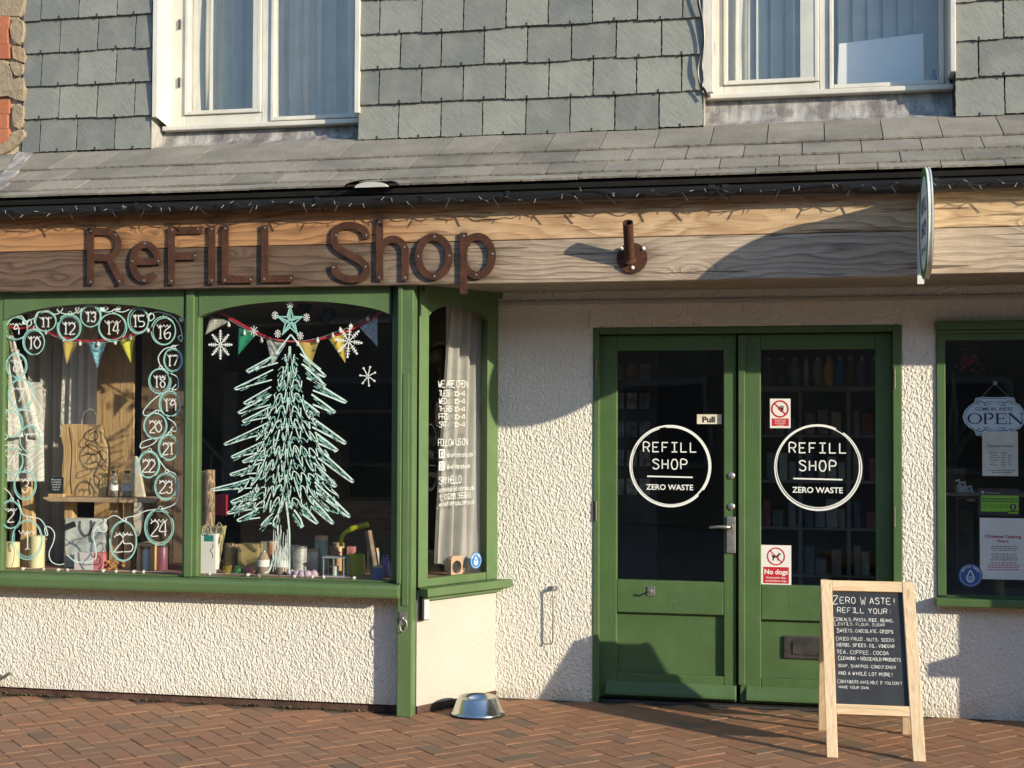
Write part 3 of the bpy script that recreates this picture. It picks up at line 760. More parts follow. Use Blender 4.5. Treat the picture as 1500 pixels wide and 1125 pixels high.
for k, (u, vv) in enumerate(((647, 664.5), (647, 682.5))):
    a_, b_ = pSg.px(u, vv); rr = .019
    sq = [(a_-rr*.98, b_-rr*1.1), (a_+rr*.98, b_-rr*1.1), (a_+rr*.98, b_+rr*1.1), (a_-rr*.98, b_+rr*1.1)]
    m.rib(pSg, sq, .006, .0002, .001, True)
    if k == 0: m.rib(pSg, [(a_+.008, b_+.012), (a_, b_+.008), (a_, b_-.018)], .006, .0002, .001); m.rib(pSg, [(a_-.008, b_), (a_+.008, b_)], .005, .0002, .001)
    else: m.rib(pSg, ell(a_, b_, .008, .009, 12), .004, .0002, .001, True); m.rib(pSg, ell(a_, b_, .013, .015, 12), .002, .0002, .001, True)
m.build('painted_lettering', WPAINT, Wn, label='white handwritten opening days and contact lines on the side pane')

# --- hung slates
def slate_field(mb, x0, x1, zb, ztop_, off, rng, y=0.0):
    row = 0; z = zb; hh = .2055; wd = .252
    while z < ztop_:
        x = x0 - (wd*.5 if (row+off) % 2 else 0)+ (0.0 if (row+off) % 2 else 0)
        while x < x1-.01:
            xa, xb = max(x, x0)+.0034, min(x+wd+rng.uniform(-.006, .006), x1)-.0034
            xn = xb+.0034
            if xb-xa > .02:
                dz = rng.uniform(-.006, .004); tk = .010; ty = rng.uniform(0, .004)
                nb = max(3, int((xb-xa)/.012)); bot = [(xa+(xb-xa)*i/nb, z+dz+rng.uniform(-.0024, .0024)+(.005 if i in (0, nb) and rng.random() < .3 else 0)) for i in range(nb+1)]
                ns = 14
                rs = [(xb+rng.uniform(-.0025, .0015), z+(hh+.006)*i/ns) for i in range(1, ns)]; ls = [(xa+rng.uniform(-.0015, .0025), z+(hh+.006)*i/ns) for i in range(ns-1, 0, -1)]
                poly = bot+rs+[(xb, z+hh+.008), (xa, z+hh+.008)]+ls
                n = len(poly)
                def yy(q): return y-.006-.017*(1-(q-z)/hh)-ty
                vs = [V((p[0], yy(p[1])-tk, p[1])) for p in poly]+[V((p[0]+rng.uniform(-.0015, .0015), yy(p[1])+.004, p[1]-.0006)) for p in poly]
                mb.add(vs, [tuple(range(n))]+[(i, n+i, n+(i+1) % n, (i+1) % n) for i in range(n)], rng.random())
                if xb-xa > .2: hx = (xa+xb)/2+rng.uniform(-.004, .004); HOOK.box(hx-.0022, hx+.0022, yy(z)-tk-.004, yy(z)-tk+.003, z+dz-.006, z+dz+.017)
            x = xn
        z += hh; row += 1
HOOK = MB(); sr = random.Random(21)
sl0, sl1 = X(37, 0, 100), X(226, 0, 100); sm0, sm1 = X(527, 0, 100), X(1031, 0, 100); sr0 = X(1398, 0, 100)
for (qa, qb, qo) in ((sl0, sl1, 1), (sm0, sm1, 0), (sr0, 5.0, 0)):
    m = MB(); slate_field(m, qa, qb, zRoofT+.005, 4.9, qo, sr); m.build('slate_cladding', SLATE, B)
HOOK.build('slate_hook', DARKB, B)['kind'] = 'stuff'
m = MB()
zwB = 3.30
for (a, b) in ((sl0, sl1), (sm0, sm1), (sr0, 5.0)): m.box(a, b, .001, .25, 3.15, 5.4)
m.box(sl0-.0, 5.0, -.02, .24, 5.42, 5.6)
m.build('upper_wall', DARKB, B)
# slots cut by the nails, dark hooks under each slate are too fine; leave them to the chipped edges
# lead strip under the slates
m = MB(); m.box(sl0+.01, 5.0, -.030, -.004, zRoofT-.022, zRoofT-.004); m.build('lead_flashing', LEAD, B, bevel=.003)

# --- lean-to roof
pR = Pl((0, -.012, zRoofT-.012), (1, 0, 0), (0, -yEave-.012, zRoofT-zRoofE-.012))
bl = [0]+[pR.px(560, q)[1] for q in (236, 253, 268.5)]+[-(V((0, yEave, zRoofE))-pR.o).length]
m = MB(); rr = random.Random(8); xl = -6.2
for k in range(4):
    b1, b0 = bl[k], bl[k+1]; wd = .298; x = xl+(k % 2)*wd*.5+k*.035
    while x < 5.0:
        t = rr.uniform(0, .004); xa, xb = x+.0025, x+wd-.0025
        nb = 12; bot = [(xa+(xb-xa)*i/nb, b0+rr.uniform(-.002, .002)) for i in range(nb+1)]
        poly = bot+[(xb, b1+.03), (xa, b1+.03)]; n = len(poly)
        lift = lambda b: .006+.014*(b1+.03-b)/(b1+.03-b0)+t
        vs = [pR.pt(p[0], p[1], lift(p[1])+.007) for p in poly]+[pR.pt(p[0], p[1], lift(p[1])-.004) for p in poly]
        m.add(vs, [tuple(range(n))]+[(n+i, n+(i+1) % n, (i+1) % n, i) for i in range(n)], rr.random()); x += wd
m.build('roof', TILE, B)
m = MB(); m.pbox(pR, xl, 5.0, bl[4]+.01, .0, -.03, -.004); m.build('roof_deck', DARKB, B)
# small lifted slate packed with something white at the eave
m = MB(); a_, b_ = pR.px(545, 279)
q = [pR.pt(a_+.09*math.cos(t), b_-.012, .022+.030*math.sin(t)) for t in [math.pi*i/10 for i in range(11)]]
q2 = [p+V((0, .06, .01)) for p in q]
m.add(q+q2, [tuple(range(10, -1, -1))]+[(i, i+1, 12+i, 11+i) for i in range(10)]); m.build('eave_vent', WPAINT, B, smooth=False)
m = MB(); q = [pR.pt(a_+.15*math.cos(t), b_-.006, .026+.037*max(0, math.sin(t))) for t in [math.pi*i/12 for i in range(13)]]
q2 = [p+V((0, .10, .015)) for p in q]; m.add(q+q2, [(i, i+1, 14+i, 13+i) for i in range(12)]); m.build('lifted_slate', DARKB, B)

# --- timber fascia beam, two planks
xS = X(1356, BEAM, 330)
LETTERS = [[(133, 334), (133, 417), (133, 377)], [(178, 350), (178, 365), (180, 416), (160, 395)], [(195, 384), (213, 357), (232, 383), (213, 411), (195, 400)], [(252, 333), (252, 376), (252, 417), (297, 337), (289, 375)], [(311, 331), (311, 373), (311, 416)],
           [(330, 331), (330, 370), (330, 409), (372, 409)], [(388, 330), (388, 370), (388, 408), (431, 408)], [(537, 345), (490, 350), (515, 374), (538, 395), (510, 409), (489, 390)], [(556, 321), (556, 366), (556, 411), (594, 380), (594, 411)], [(614, 376), (636, 347), (659, 376), (636, 405)], [(680, 345), (680, 390), (722, 375), (700, 403)], [(926, 375), (945, 370), (926, 398)]]
STN = [W(*q, BEAM) for L_ in LETTERS for q in L_]
def plank(name, mat, x0, x1, y0, z0, z1, stain):
    m = MB(); m.box(x0, x1, y0+.0005, BEAM+.05, z0, z1); o = m._build(name, mat, B, bevel=.003)
    n = int((x1-x0)/.02)+1; k = int((z1-z0)/.012)+1; vs = [(x0+.003+(x1-x0-.006)*i/n, y0-.0006, z0+.003+(z1-z0-.006)*j/k) for j in range(k+1) for i in range(n+1)]
    me = bpy.data.meshes.new(name+'_face'); me.from_pydata(vs, [], [(j*(n+1)+i, j*(n+1)+i+1, (j+1)*(n+1)+i+1, (j+1)*(n+1)+i) for j in range(k) for i in range(n)]); me.materials.append(mat)
    at = me.attributes.new('stain', 'FLOAT', 'POINT')
    val = []
    for v in vs:
        t = 0.0
        if stain and v[0] < -.6:
            for q in STN:
                dx_, dz_ = abs(v[0]-q[0]), abs(v[2]-q[1])
                if dx_ < .2 and dz_ < .09: t = max(t, math.exp(-(dx_/.055)**1.4-(dz_/.045)**2))
        val.append(t)
    at.data.foreach_set('value', val); f = bpy.data.objects.new('plank_face', me); COL.objects.link(f); f.parent = o
for (pa, pb, py, e) in ((-6.2, xS-.004, BEAM, 0), (xS+.004, 5, BEAM-.004, .010)):
    plank('upper_plank', PLK1, pa, pb, py, zSeam+.0015+e, zBeamT-.03, e == 0)
    plank('lower_plank', PLK2, pa, pb, py+.003, zBeamB+e, zSeam-.0015+e, e == 0)
m = MB(); m.box(-6.2, 5, BEAM+.06, -.01, zBeamB+.012, zBeamB+.024); m.build('soffit', simple('soffit_paint', (.30, .27, .22), .8), B)
m = MB(); m.box(-6.2, 5, BEAM-.018, BEAM+.052, zBeamT-.028, zBeamT-.001); m.build('eave_board', DARKB, B)

# --- gutter
yg, zg, rg = -.744, 2.757, .056
m = MB(); sec = [(yg+rg*math.cos(t), zg+rg*math.sin(t)) for t in [math.pi+math.pi*i/14 for i in range(15)]]
sec2 = [(yg+(rg-.005)*math.cos(t), zg+(rg-.005)*math.sin(t)) for t in [math.pi+math.pi*i/14 for i in range(14, -1, -1)]]
sc_ = [(yg-rg-.004, zg+.004)]+sec+sec2
n = len(sc_); xs = [-6.2, 5.0]; vs = []
for x in xs: vs += [(x, a, b+(.0) ) for a, b in sc_]
m.add(vs, [(i, (i+1) % n, n+(i+1) % n, n+i) for i in range(n)])
gut = m.build('gutter', BLACKP, B, smooth='auto')
for u in (-60, 196, 461, 742, 1042, 1062, 1371, 1640):
    x = X(u, -.83, 300); m = MB()
    wb = .011 if u not in (1042, 1062, 1371) else .016
    s2 = [(yg+(rg+.006)*math.cos(t), zg+(rg+.006)*math.sin(t)) for t in [math.pi*.97+math.pi*1.03*i/14 for i in range(15)]]
    vs = [(xx, a, b) for xx in (x-wb, x+wb) for a, b in s2]; 
    m.add(vs, [(i, i+1, 15+i+1, 15+i) for i in range(14)]); s3 = [(yg+(rg-.002)*math.cos(t), zg+(rg-.002)*math.sin(t)) for t in [math.pi*.97+math.pi*1.03*i/14 for i in range(15)]]
    for xx in (x-wb, x+wb):
        m.add([(xx, a, b) for a, b in s2]+[(xx, a, b) for a, b in s3], [(i, i+1, 15+i+1, 15+i) for i in range(14)])
    m.box(x-wb*.6, x+wb*.6, yg+rg-.01, BEAM-.019, zg-.045, zg-.005)
    m.build('bracket', BLACKP, gut)

# --- upper windows
def upper_window(u0, u1, vb, panes, yF, xsl):
    """u0,u1 outer frame pixels, vb frame foot, panes [(l, r, foot)]"""
    w_ = part('upper_window', B); zb = Z((u0+u1)/2, vb, yF); zt_ = 4.75
    xa, xb = X(u0, yF, 120), X(u1, yF, 120)
    fr = MB(); edges = []
    pz = []
    for (l, r, f) in panes: pz.append((X(l, yF, 100), X(r, yF, 100), Z((l+r)/2, f, yF)))
    zlo = min(p[2] for p in pz)
    fr.box(xa, pz[0][0]-.026, yF, yF+.07, zb, zt_)
    fr.box(pz[0][1]+.026, pz[1][0]-.026, yF, yF+.07, zb, zt_); fr.box(pz[1][1]+.026, xb, yF, yF+.07, zb, zt_)
    for (l, r, z) in pz: fr.box(l-.026, r+.026, yF+.002, yF+.07, zb, z-.026)
    fr.build('frame', WHITE, w_, bevel=.004)
    for (l, r, z) in pz:
        c = MB(); c.box(l-.024, l, yF-.014, yF+.05, z-.024, zt_-.02); c.box(r, r+.024, yF-.014, yF+.05, z-.024, zt_-.02); c.box(l, r, yF-.014, yF+.05, z-.024, z)
        c.build('casement', WHITE, w_, bevel=.004)
        g = MB(); g.box(l-.005, r+.005, yF+.02, yF+.024, z-.005, zt_-.03); g.build('pane', GLASS, w_)
    s = MB(); s.box(xa-.03, xb+.012, yF-.055, yF+.05, zb-.030, zb-.001); s.build('sill', WHITE, w_, bevel=.006)
    # lead apron below
    a = MB(); q = [(xsl, -.028, zRoofT-.004), (xb+.02, -.028, zRoofT-.004), (xb+.02, yF-.03, zRoofT+.05), (xsl, yF-.03, zRoofT+.05), (xsl, yF+.01, zb-.001), (xb+.02, yF+.01, zb-.031)]
    a.add(q, [(0, 1, 2, 3), (3, 2, 5, 4)]); a.add([(xsl+.001, -.03, zRoofT-.004), (xsl+.001, yF+.01, zRoofT-.004), (xsl+.001, yF+.01, 4.7), (xsl+.001, -.03, 4.7)], [(0, 1, 2, 3)]); a.build('apron', LEAD, w_)
    return w_, xa, xb, zb, pz
yF = .13
w1, a1_, b1_, z1_, pz1 = upper_window(250, 529, 181, [(277, 378, 161), (403, 522, 169)], yF, sl1)
m = MB(); xl_ = X(225, -.04, 100)
m.box(xl_-.004, xl_+.028, -.050, .0, Z(236, 172, -.03), 4.75); m.add([(xl_+.028, -.05, Z(236, 172, -.03)), (a1_+.005, yF, z1_-.01), (a1_+.005, yF, 4.75), (xl_+.028, -.05, 4.75)], [(0, 1, 2, 3)])
m.box(sm0-.018, sm0+.012, -.045, yF+.02, Z(520, 166, -.03), 4.75)
m.build('reveal_board', WHITE, w1, bevel=.003)
for z in (3.62, 3.98):
    m = MB(); m.box(X(257, yF), X(259.5, yF), yF-.012, yF, z, z+.06); m.build('hinge', IRON, w1)
w2, a2_, b2_, z2_, pz2 = upper_window(1040, 1392, 133, [(1066, 1193, 116), (1221, 1376, 121)], yF, sm1)
m = MB(); m.box(sm1-.004, a2_+.03, -.045, .0, Z(1035, 136, -.03), 4.75); m.box(a2_-.02, a2_+.012, .0, yF+.02, z2_-.02, 4.75)
m.box(sr0-.024, sr0+.004, -.048, yF+.02, Z(1390, 106, -.03), 4.75)
m.build('reveal_board', WHITE, w2, bevel=.003)
m = MB(); m.box(X(1043, yF), X(1046, yF), yF-.012, yF, 3.66, 3.73); m.build('hinge', RUST, w2)
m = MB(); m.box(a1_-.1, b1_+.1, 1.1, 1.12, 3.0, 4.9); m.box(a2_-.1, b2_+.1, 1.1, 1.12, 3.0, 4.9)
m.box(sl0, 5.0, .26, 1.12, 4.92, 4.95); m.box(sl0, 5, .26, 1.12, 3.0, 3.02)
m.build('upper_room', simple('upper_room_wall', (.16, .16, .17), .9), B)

# --- doors
yD = .055
pD = YP(yD)
def dx(u): return X(u, yD, 750)
def dz(v, u=1090): return Z(u, v, yD)
fr = part('door_frame', B)
m = MB(); yf = -.006
m.box(xd0+.002, X(877, yf, 750), yf, .12, 0.0, zd-.002); m.box(X(1308.5, yf, 750), xd1-.002, yf, .12, 0, zd-.002)
m.build('jamb', DGREEN, fr, bevel=.004)
m = MB(); m.box(X(877, yf, 750)+.001, X(1308.5, yf, 750)-.001, yf+.002, .12, Z(1090, 487.5, yf), zd-.002); m.build('head', DGREEN, fr, bevel=.004)
m = MB(); m.box(xd0+.002, xd1-.002, .02, .16, 0.0, .012); m.build('threshold', IRON, fr)
zb_, zt_ = .022, Z(1090, 489.5, yD)
zPT = Z(1090, 512.5, yD); 
def door(ul, ur, pl_, pr, zpb, zpt2, zpb2, label):
    d = part('door', B); d['label'] = label
    xl, xr, pl2, pr2 = dx(ul), dx(ur), dx(pl_), dx(pr)
    m = MB(); m.box(xl, pl2, yD, yD+.045, zb_, zt_); m.box(pr2, xr, yD, yD+.045, zb_, zt_); m.build('stile', DGREEN, d, bevel=.005)
    m = MB(); m.box(pl2, pr2, yD+.001, yD+.045, zPT, zt_); m.box(pl2, pr2, yD+.001, yD+.045, zpt2, zpb); m.box(pl2, pr2, yD+.001, yD+.045, zb_, zpb2)
    m.build('rail', DGREEN, d, bevel=.005)
    m = MB(); m.box(pl2-.005, pr2+.005, yD+.028, yD+.040, zpb2-.01, zpt2+.01); m.build('panel', DGREEN, d)
    m = MB(); m.box(pl2-.005, pr2+.005, yD+.024, yD+.030, zpb-.008, zPT+.008); m.build('pane', GLASS, d)
    m = MB(); m.prism(Pl((0, 0, 0), (0, 1, 0), (0, 0, 1)), [(yD-.030, zb_+.02), (yD-.028, zb_+.035), (yD-.001, zb_+.095), (yD-.001, zb_+.004)], xl+.035, xr-.004); m.build('weather_bar', DGREEN, d, bevel=.003)
    return d
dL = door(878.5, 1078.5, 903.5, 1060, dz(851, 980), dz(899, 980), dz(988, 980), 'left green door with round white logo on its glass')
dR = door(1083.5, 1307.5, 1114.5, 1283, dz(857.5, 1160), dz(909, 1160), dz(995, 1160), 'right green door with warning stickers on its glass')
m = MB(); m.box(dx(1081.5), dx(1091.5), yD-.018, yD-.001, zb_+.10, zt_-.004); m.build('astragal', DGREEN, dR, bevel=.005)
# furniture
m = MB(); q0 = pD.px(1064.5, 810); q1 = pD.px(1077.5, 757)
m.pbox(pD, q0[0], q1[0], q0[1], q1[1], 0, .010)
h = MB(); c = pD.px(1071, 771.5)
m.build('handle_plate', STEEL, dL, bevel=.003)
h.lathe(pD.pt(c[0], c[1], .01), [(.013, 0), (.011, .02), (.010, .04)], 14, (0, -1, 0)); e = pD.px(1040, 771)
h.tube([pD.pt(c[0], c[1], .045), pD.pt(c[0]-.03, c[1]+.001, .05), pD.pt((c[0]+e[0])/2, c[1]+.002, .05), pD.pt(e[0], e[1]-.003, .044)], [.010, .010, .009, .008], 10)
h.build('handle', STEEL, dL, smooth=True)
for vv in (697, 742):
    c = pD.px(1071.5, vv); m = MB(); m.lathe(pD.pt(c[0], c[1], 0), [(.019, 0), (.019, .006), (.012, .010), (.0, .010)], 18, (0, -1, 0)); m.pbox(pD, c[0]-.003, c[0]+.003, c[1]-.012, c[1]+.004, .010, .012)
    m.build('lock', STEEL, dL, smooth='auto')
c = pD.px(954, 866); m = MB(); m.pbox(pD, c[0]-.021, c[0]+.021, c[1]-.026, c[1]+.026, .001, .005)
m.tube([pD.pt(c[0], c[1]+.004, .005), pD.pt(c[0], c[1]-.006, .035), pD.pt(c[0]-.004, c[1]+.008, .05)], .006, 8); m.build('robe_hook', STEEL, dL, bevel=.001)
for sx in (-.012, .012):
    for sz in (-.017, .017):
        m = MB(); m.lathe(pD.pt(c[0]+sx, c[1]+sz, .005), [(.004, 0), (.0, .0015)], 8, (0, -1, 0)); m.build('screw', IRON, dL)
for (uu, vv, dd, pp) in ((873, 748, xd0, dL), (873, 540, xd0, dL), (1310, 555, xd1, dR), (1310, 757, xd1, dR)):
    a_, b_ = YP(yf).px(uu, vv); m = MB(); m.lathe((a_, yf-.004, b_-.055), [(.0, 0), (.007, 0), (.007, .11), (0, .11)], 10); m.build('hinge', simple('dull_hinge', (.13, .12, .09), .5, .2, 20, .6), pp)
q0, q1 = pD.px(1148, 965), pD.px(1251, 935.5); pp = YP(yD+.028)
m = MB(); m.pbox(pp, q0[0], q1[0], q0[1], q1[1], .0, .014); lb = m.build('letterbox', IRON, dR, bevel=.004)
m = MB(); q0, q1 = pD.px(1161, 959), pD.px(1240, 943); m.pbox(pp, q0[0], q1[0], q0[1], q1[1], .0145, .020); m.build('flap', IRON, dR, bevel=.002)
# circular window lettering
def logo(par, cu, cv, rx_px, scale):
    g = YP(yD+.0235); c = g.px(cu, cv); e = g.px(cu+rx_px, cv); r = abs(e[0]-c[0])
    lr = random.Random(int(cu)); m = MB()
    for k in range(3):
        o = (lr.uniform(-.003, .003), lr.uniform(-.003, .003)); f = 1-.022*k+lr.uniform(-.006, .006); ph = lr.uniform(0, 6)
        m.rib(g, ell(c[0]+o[0], c[1]+o[1], r*f, r*f*1.005, 64, ph, ph+6.2), .0045 if k else .0075, .0002+.0002*k, .0012+.0002*k)
    s = r*.23
    def line(txt, b, n):
        adv = r*.232; x = c[0]-adv*(n-1)/2-s*.30
        for i, ch in enumerate(txt):
            for stt in FONT[ch].split('|'):
                l = [(x+i*adv+int(q[0])/4*s*.62, c[1]+b+int(q[1])/6*s) for q in stt.split()]
                if ch in 'SPRO': l = spl(l, 3)
                m.rib(g, l, r*.028, .0002, .0012)
    line('REFILL', r*.34, 6); line('SHOP', -r*.08, 4)
    m.rib(g, [(c[0]-r*.56, c[1]-r*.27), (c[0]+r*.57, c[1]-r*.285)], r*.035, .0002, .0012)
    m.text(g, 'ZERO WASTE', c[0], c[1]-r*.60, r*.19, .0010, .018)
    m.build('window_lettering', VINYL, par)
logo(dL, 981, 682, 59.5, 1); logo(dR, 1197.5, 684.5, 64, 1)

# --- right-hand window
RW = part('shop_window', B); yr = -.012
m = MB(); xj = X(1385.5, yr, 700)
m.box(xr0+.002, xj, yr, .07, zr0+.04, zr1-.035); m.box(xj+.86, xr1-.002, yr, .07, zr0+.04, zr1-.035)
zi = Z(1440, 498, yr); zib = Z(1440, 874, yr)
m.box(xr0+.002, xr1-.002, yr+.003, .07, zi, zr1-.035-.0); m.box(xj, xj+.86, yr+.012, .07, zr0+.035, zib)
m.build('frame', DGREEN, RW, bevel=.004)
m = MB(); m.box(xr0-.006, xr1, -.045, .02, zr1-.034, zr1+.012); m.box(xr0-.002, xr1, -.026, .0, zr1-.055, zr1-.034); m.build('head_moulding', DGREEN, RW, bevel=.005)
m = MB(); m.box(xr0-.012, xr1+.03, -.085, .05, zr0-.008, zr0+.034); m.build('sill', DGREEN, RW, bevel=.006)
m = MB(); m.box(xj-.005, xj+.865, .02, .025, zib-.005, zi+.005); m.build('pane', GLASS, RW)

# --- shop interior
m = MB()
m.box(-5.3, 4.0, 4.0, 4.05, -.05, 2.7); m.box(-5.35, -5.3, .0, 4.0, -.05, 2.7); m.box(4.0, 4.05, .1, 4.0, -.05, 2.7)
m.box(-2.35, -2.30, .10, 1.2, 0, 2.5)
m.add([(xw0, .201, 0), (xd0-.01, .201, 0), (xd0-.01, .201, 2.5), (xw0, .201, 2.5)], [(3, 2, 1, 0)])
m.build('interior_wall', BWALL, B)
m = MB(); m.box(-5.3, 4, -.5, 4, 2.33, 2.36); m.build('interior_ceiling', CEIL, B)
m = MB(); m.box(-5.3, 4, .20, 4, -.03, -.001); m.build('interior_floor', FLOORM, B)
zDk = zPB-.004
m = MB(); m.prism(Pl((0, 0, 0), (1, 0, 0), (0, 1, 0)), [(-5.2, -.555), (bx1-.09, -.555), (X(722, 0, 700)-.02, -.02), (X(722, 0, 700)-.04, .35), (-5.2, .35)], zDk-.03, zDk)
m.build('display_shelf', m_wood('display_board', (.42, .24, .14), (.26, .13, .075), 14, knots=.7), B)
#PART2

# ================================================================ stone wall of the neighbour, top left
nb = thing('neighbour_house', 'rubble stone house corner with red brick quoins beside the grey slates', 'house', (-5.4, 0, 0))
pN = YP(-.03); rs = random.Random(4)
m = MB(); m.box(-6.6, sl0-.012, -.015, .3, 2.6, 5.4); m.build('mortar', simple('lime_mortar', (.50, .42, .30), .95, .2, 12, bump=.006, bsc=40), nb)
_n = N('rubble_stone'); STONE = _n; _c = STONE.mix(STONE.math("MULTIPLY", STONE.noise(18, 5, .7), .8), STONE.ramp(STONE.rnd(), [(0, (.42, .30, .17)), (.5, (.36, .29, .20)), (1, (.52, .40, .25))]), (.22, .17, .11)); STONE.set(Base_Color=_c, Roughness=.9); STONE.bump(STONE.noise(30, 5, .7), .012); STONE = STONE.m
QB = N('quoin_brick'); _c = QB.mix(QB.math('MULTIPLY', QB.noise(30, 4, .7), .6), QB.ramp(QB.rnd(), [(0, (.42, .13, .06)), (1, (.52, .19, .09))]), (.26, .10, .06)); QB.set(Base_Color=_c, Roughness=.9); QB.bump(QB.noise(50, 4, .7), .005); QB = QB.m
bq = MB(); stn = MB()
def stone(mb, pts, d):
    c = (sum(p[0] for p in pts)/len(pts), sum(p[1] for p in pts)/len(pts))
    pts = [(p[0]+rs.uniform(-.004, .004), p[1]+rs.uniform(-.004, .004)) for p in spl(pts, 2, True)]; pts = [(p[0]*.94+c[0]*.06, p[1]*.94+c[1]*.06) for p in pts]; n = len(pts); vs = [pN.pt(p[0], p[1], -.02) for p in pts]+[pN.pt(p[0], p[1], d*.35) for p in pts]+[pN.pt(c[0]+(p[0]-c[0])*.93, c[1]+(p[1]-c[1])*.93, d*.55+rs.uniform(-.004, .004)) for p in pts]
    mb.add(vs, [(i, (i+1) % n, n+(i+1) % n, n+i) for i in range(n)]+[(n+i, n+(i+1) % n, 2*n+(i+1) % n, 2*n+i) for i in range(n)]+[tuple(range(2*n, 3*n))], rs.random())
def pxq(l): return [pN.px(*q) for q in l]
for k in range(6):
    for (u0, u1, v0) in ((-30, 15, 24), (-30, 15, 148)):
        if k < 3: bq.pbox(pN, *(lambda a, b: (a[0], b[0], b[1], a[1]))(pN.px(u0, v0+k*21.5), pN.px(u1-(k % 2)*2, v0+k*21.5+19.5)), -.01, .014+rs.uniform(0, .004))
for q in ([(-20, -25), (36, -22), (37, 22), (22, 27), (-20, 20)], [(18, 30), (36, 30), (36, 62), (22, 66), (16, 50)], [(18, 66), (36, 72), (36, 92), (20, 86)], [(-12, 92), (8, 88), (20, 108), (12, 122), (-12, 118)], [(14, 90), (35, 94), (34, 110), (22, 112)],
          [(-10, 126), (36, 114), (37, 150), (12, 142), (-10, 142)], [(20, 154), (36, 156), (36, 180), (28, 190), (18, 182)], [(22, 192), (37, 190), (39, 200), (14, 222), (-6, 230), (-8, 214), (12, 208)]):
    stone(stn, pxq(q), rs.uniform(.016, .028))
zz = 4.05
while zz < 5.3:
    stone(stn, [(-5.2, zz), (sl0-.02, zz), (sl0-.02, zz+.16), (-5.2, zz+.17)], .02); zz += .19
for xx in range(5):
    for z_ in range(9): stone(stn, [(-6.5+xx*.26, 3.0+z_*.24), (-6.28+xx*.26, 3.0+z_*.24), (-6.28+xx*.26, 3.2+z_*.24), (-6.5+xx*.26, 3.2+z_*.24)], .02) if -6.5+xx*.26 < -5.35 else None
stn.build('rubble', STONE, nb); bq.build('quoin', QB, nb, bevel=.004)
m = MB(); q = [pR.pt(*pR.px(*p), .030) for p in ((-40, 300), (0, 268), (40, 212), (60, 214), (14, 276), (-20, 300))]; q2 = [p-pR.n*.02 for p in q]
m.add(q+q2, [tuple(range(6))]+[(i, 6+i, 6+(i+1) % 6, (i+1) % 6) for i in range(6)]); m.build('lead_soaker', LEAD, nb)

# ================================================================ the street opposite (seen in the panes)
def opposite():
    st = thing('terraced_house', 'buff rendered terrace across the street, seen only as a reflection in the panes', 'house', (0, -13, 0))
    wl = simple('buff_render', (.24, .20, .16), .9, .3, 1); m = MB(); m.box(-30, 24, -17, -13, 0, 4.6); m.build('wall', wl, st)
    m = MB(); m.add([(-30, -12.7, 4.5), (24, -12.7, 4.5), (24, -15, 6.0), (-30, -15, 6.0)], [(0, 1, 2, 3)]); m.add([(-30, -17.3, 4.5), (24, -17.3, 4.5), (24, -15, 6.0), (-30, -15, 6.0)], [(3, 2, 1, 0)]); m.build('roof', simple('far_slate', (.05, .055, .06), .7), st)
    fm = simple('far_window_frame', (.34, .32, .3), .6); gm = simple('far_pane', (.08, .085, .09), .3)
    for i in range(12):
        for z in (.9, 3.0):
            x = -28+i*4.2; m = MB(); m.box(x, x+1.3, -13, -12.95, z, z+1.3); w_ = m.build('window', fm, st); m = MB(); m.box(x+.08, x+1.22, -12.95, -12.93, z+.08, z+1.22); m.build('pane', gm, w_)
opposite()

# ================================================================ shop name in rusty letters
sg = thing('shop_sign', 'big rusty steel letters screwed to the timber above the bay window', 'sign', W(430, 415, BEAM-.03)[:1]+(BEAM-.03, W(430, 415, BEAM-.03)[1]))
pB = YP(BEAM-.008)
SW = 11.2
def letter(name, strokes, screws):
    e = MB()
    for st_, cl in strokes:
        e.rib(pB, pB.pxs(st_), SW*.00349, .0015+random.uniform(-.0004, .0004), .0085+random.uniform(-.0008, .0008), cl)
    l = e.build('letter', RUST, sg, label=name)
    for q in screws:
        a, b = pB.px(*q); s_ = MB(); s_.lathe(pB.pt(a, b, .0080), [(.0065, 0), (.006, .003), (0, .0045)], 10, (0, -1, 0)); s_.build('screw', STEEL, l, smooth='auto')
h_ = SW/2
def arcpts(cx, cy, rx, ry, a0, a1, n=20): return [(cx+rx*math.cos(R(a0+(a1-a0)*i/n)), cy-ry*math.sin(R(a0+(a1-a0)*i/n))) for i in range(n+1)]
letter('rusty capital R', [([(133.5, 334), (133.5, 417)], 0), ([(133.5, 339.5), (156, 339)]+arcpts(156, 358.5, 18, 19, 90, -90)+[(139, 377.5)], 0), ([(160, 378), (180, 416)], 0)], [(134, 339), (134, 413), (170, 344), (176, 412)])
letter('rusty small e', [([(199, 383.3), (228, 383)], 0), (arcpts(213.5, 384, 18.5, 25.5, -7, 318, 34), 0)], [(213, 357), (195, 383), (233, 383), (212, 411)])
letter('rusty capital F', [([(252, 333), (252, 417)], 0), ([(252, 338), (297, 337)], 0), ([(252, 376), (289, 375)], 0)], [(253, 337), (291, 336), (287, 375), (252, 412)])
letter('rusty capital I', [([(311, 331), (311, 416)], 0)], [(311, 336), (311, 411)])
letter('rusty first capital L', [([(330.5, 331), (330.5, 409.5), (372, 409)], 0)], [(331, 335), (330, 411), (368, 410)])
letter('rusty second capital L', [([(388.5, 330), (388.5, 408.5), (431, 408)], 0)], [(389, 334), (388, 409), (427, 408)])
letter('rusty capital S', [(spl([(537.5, 350), (534, 338), (520, 331), (505, 331), (493, 337), (489.5, 350), (495, 362), (512, 373), (530, 383), (537.5, 394), (533, 406), (516, 409), (502, 406), (492, 398), (489.5, 388)], 5), 0)], [(493, 345), (537, 345), (489, 392), (536, 391)])
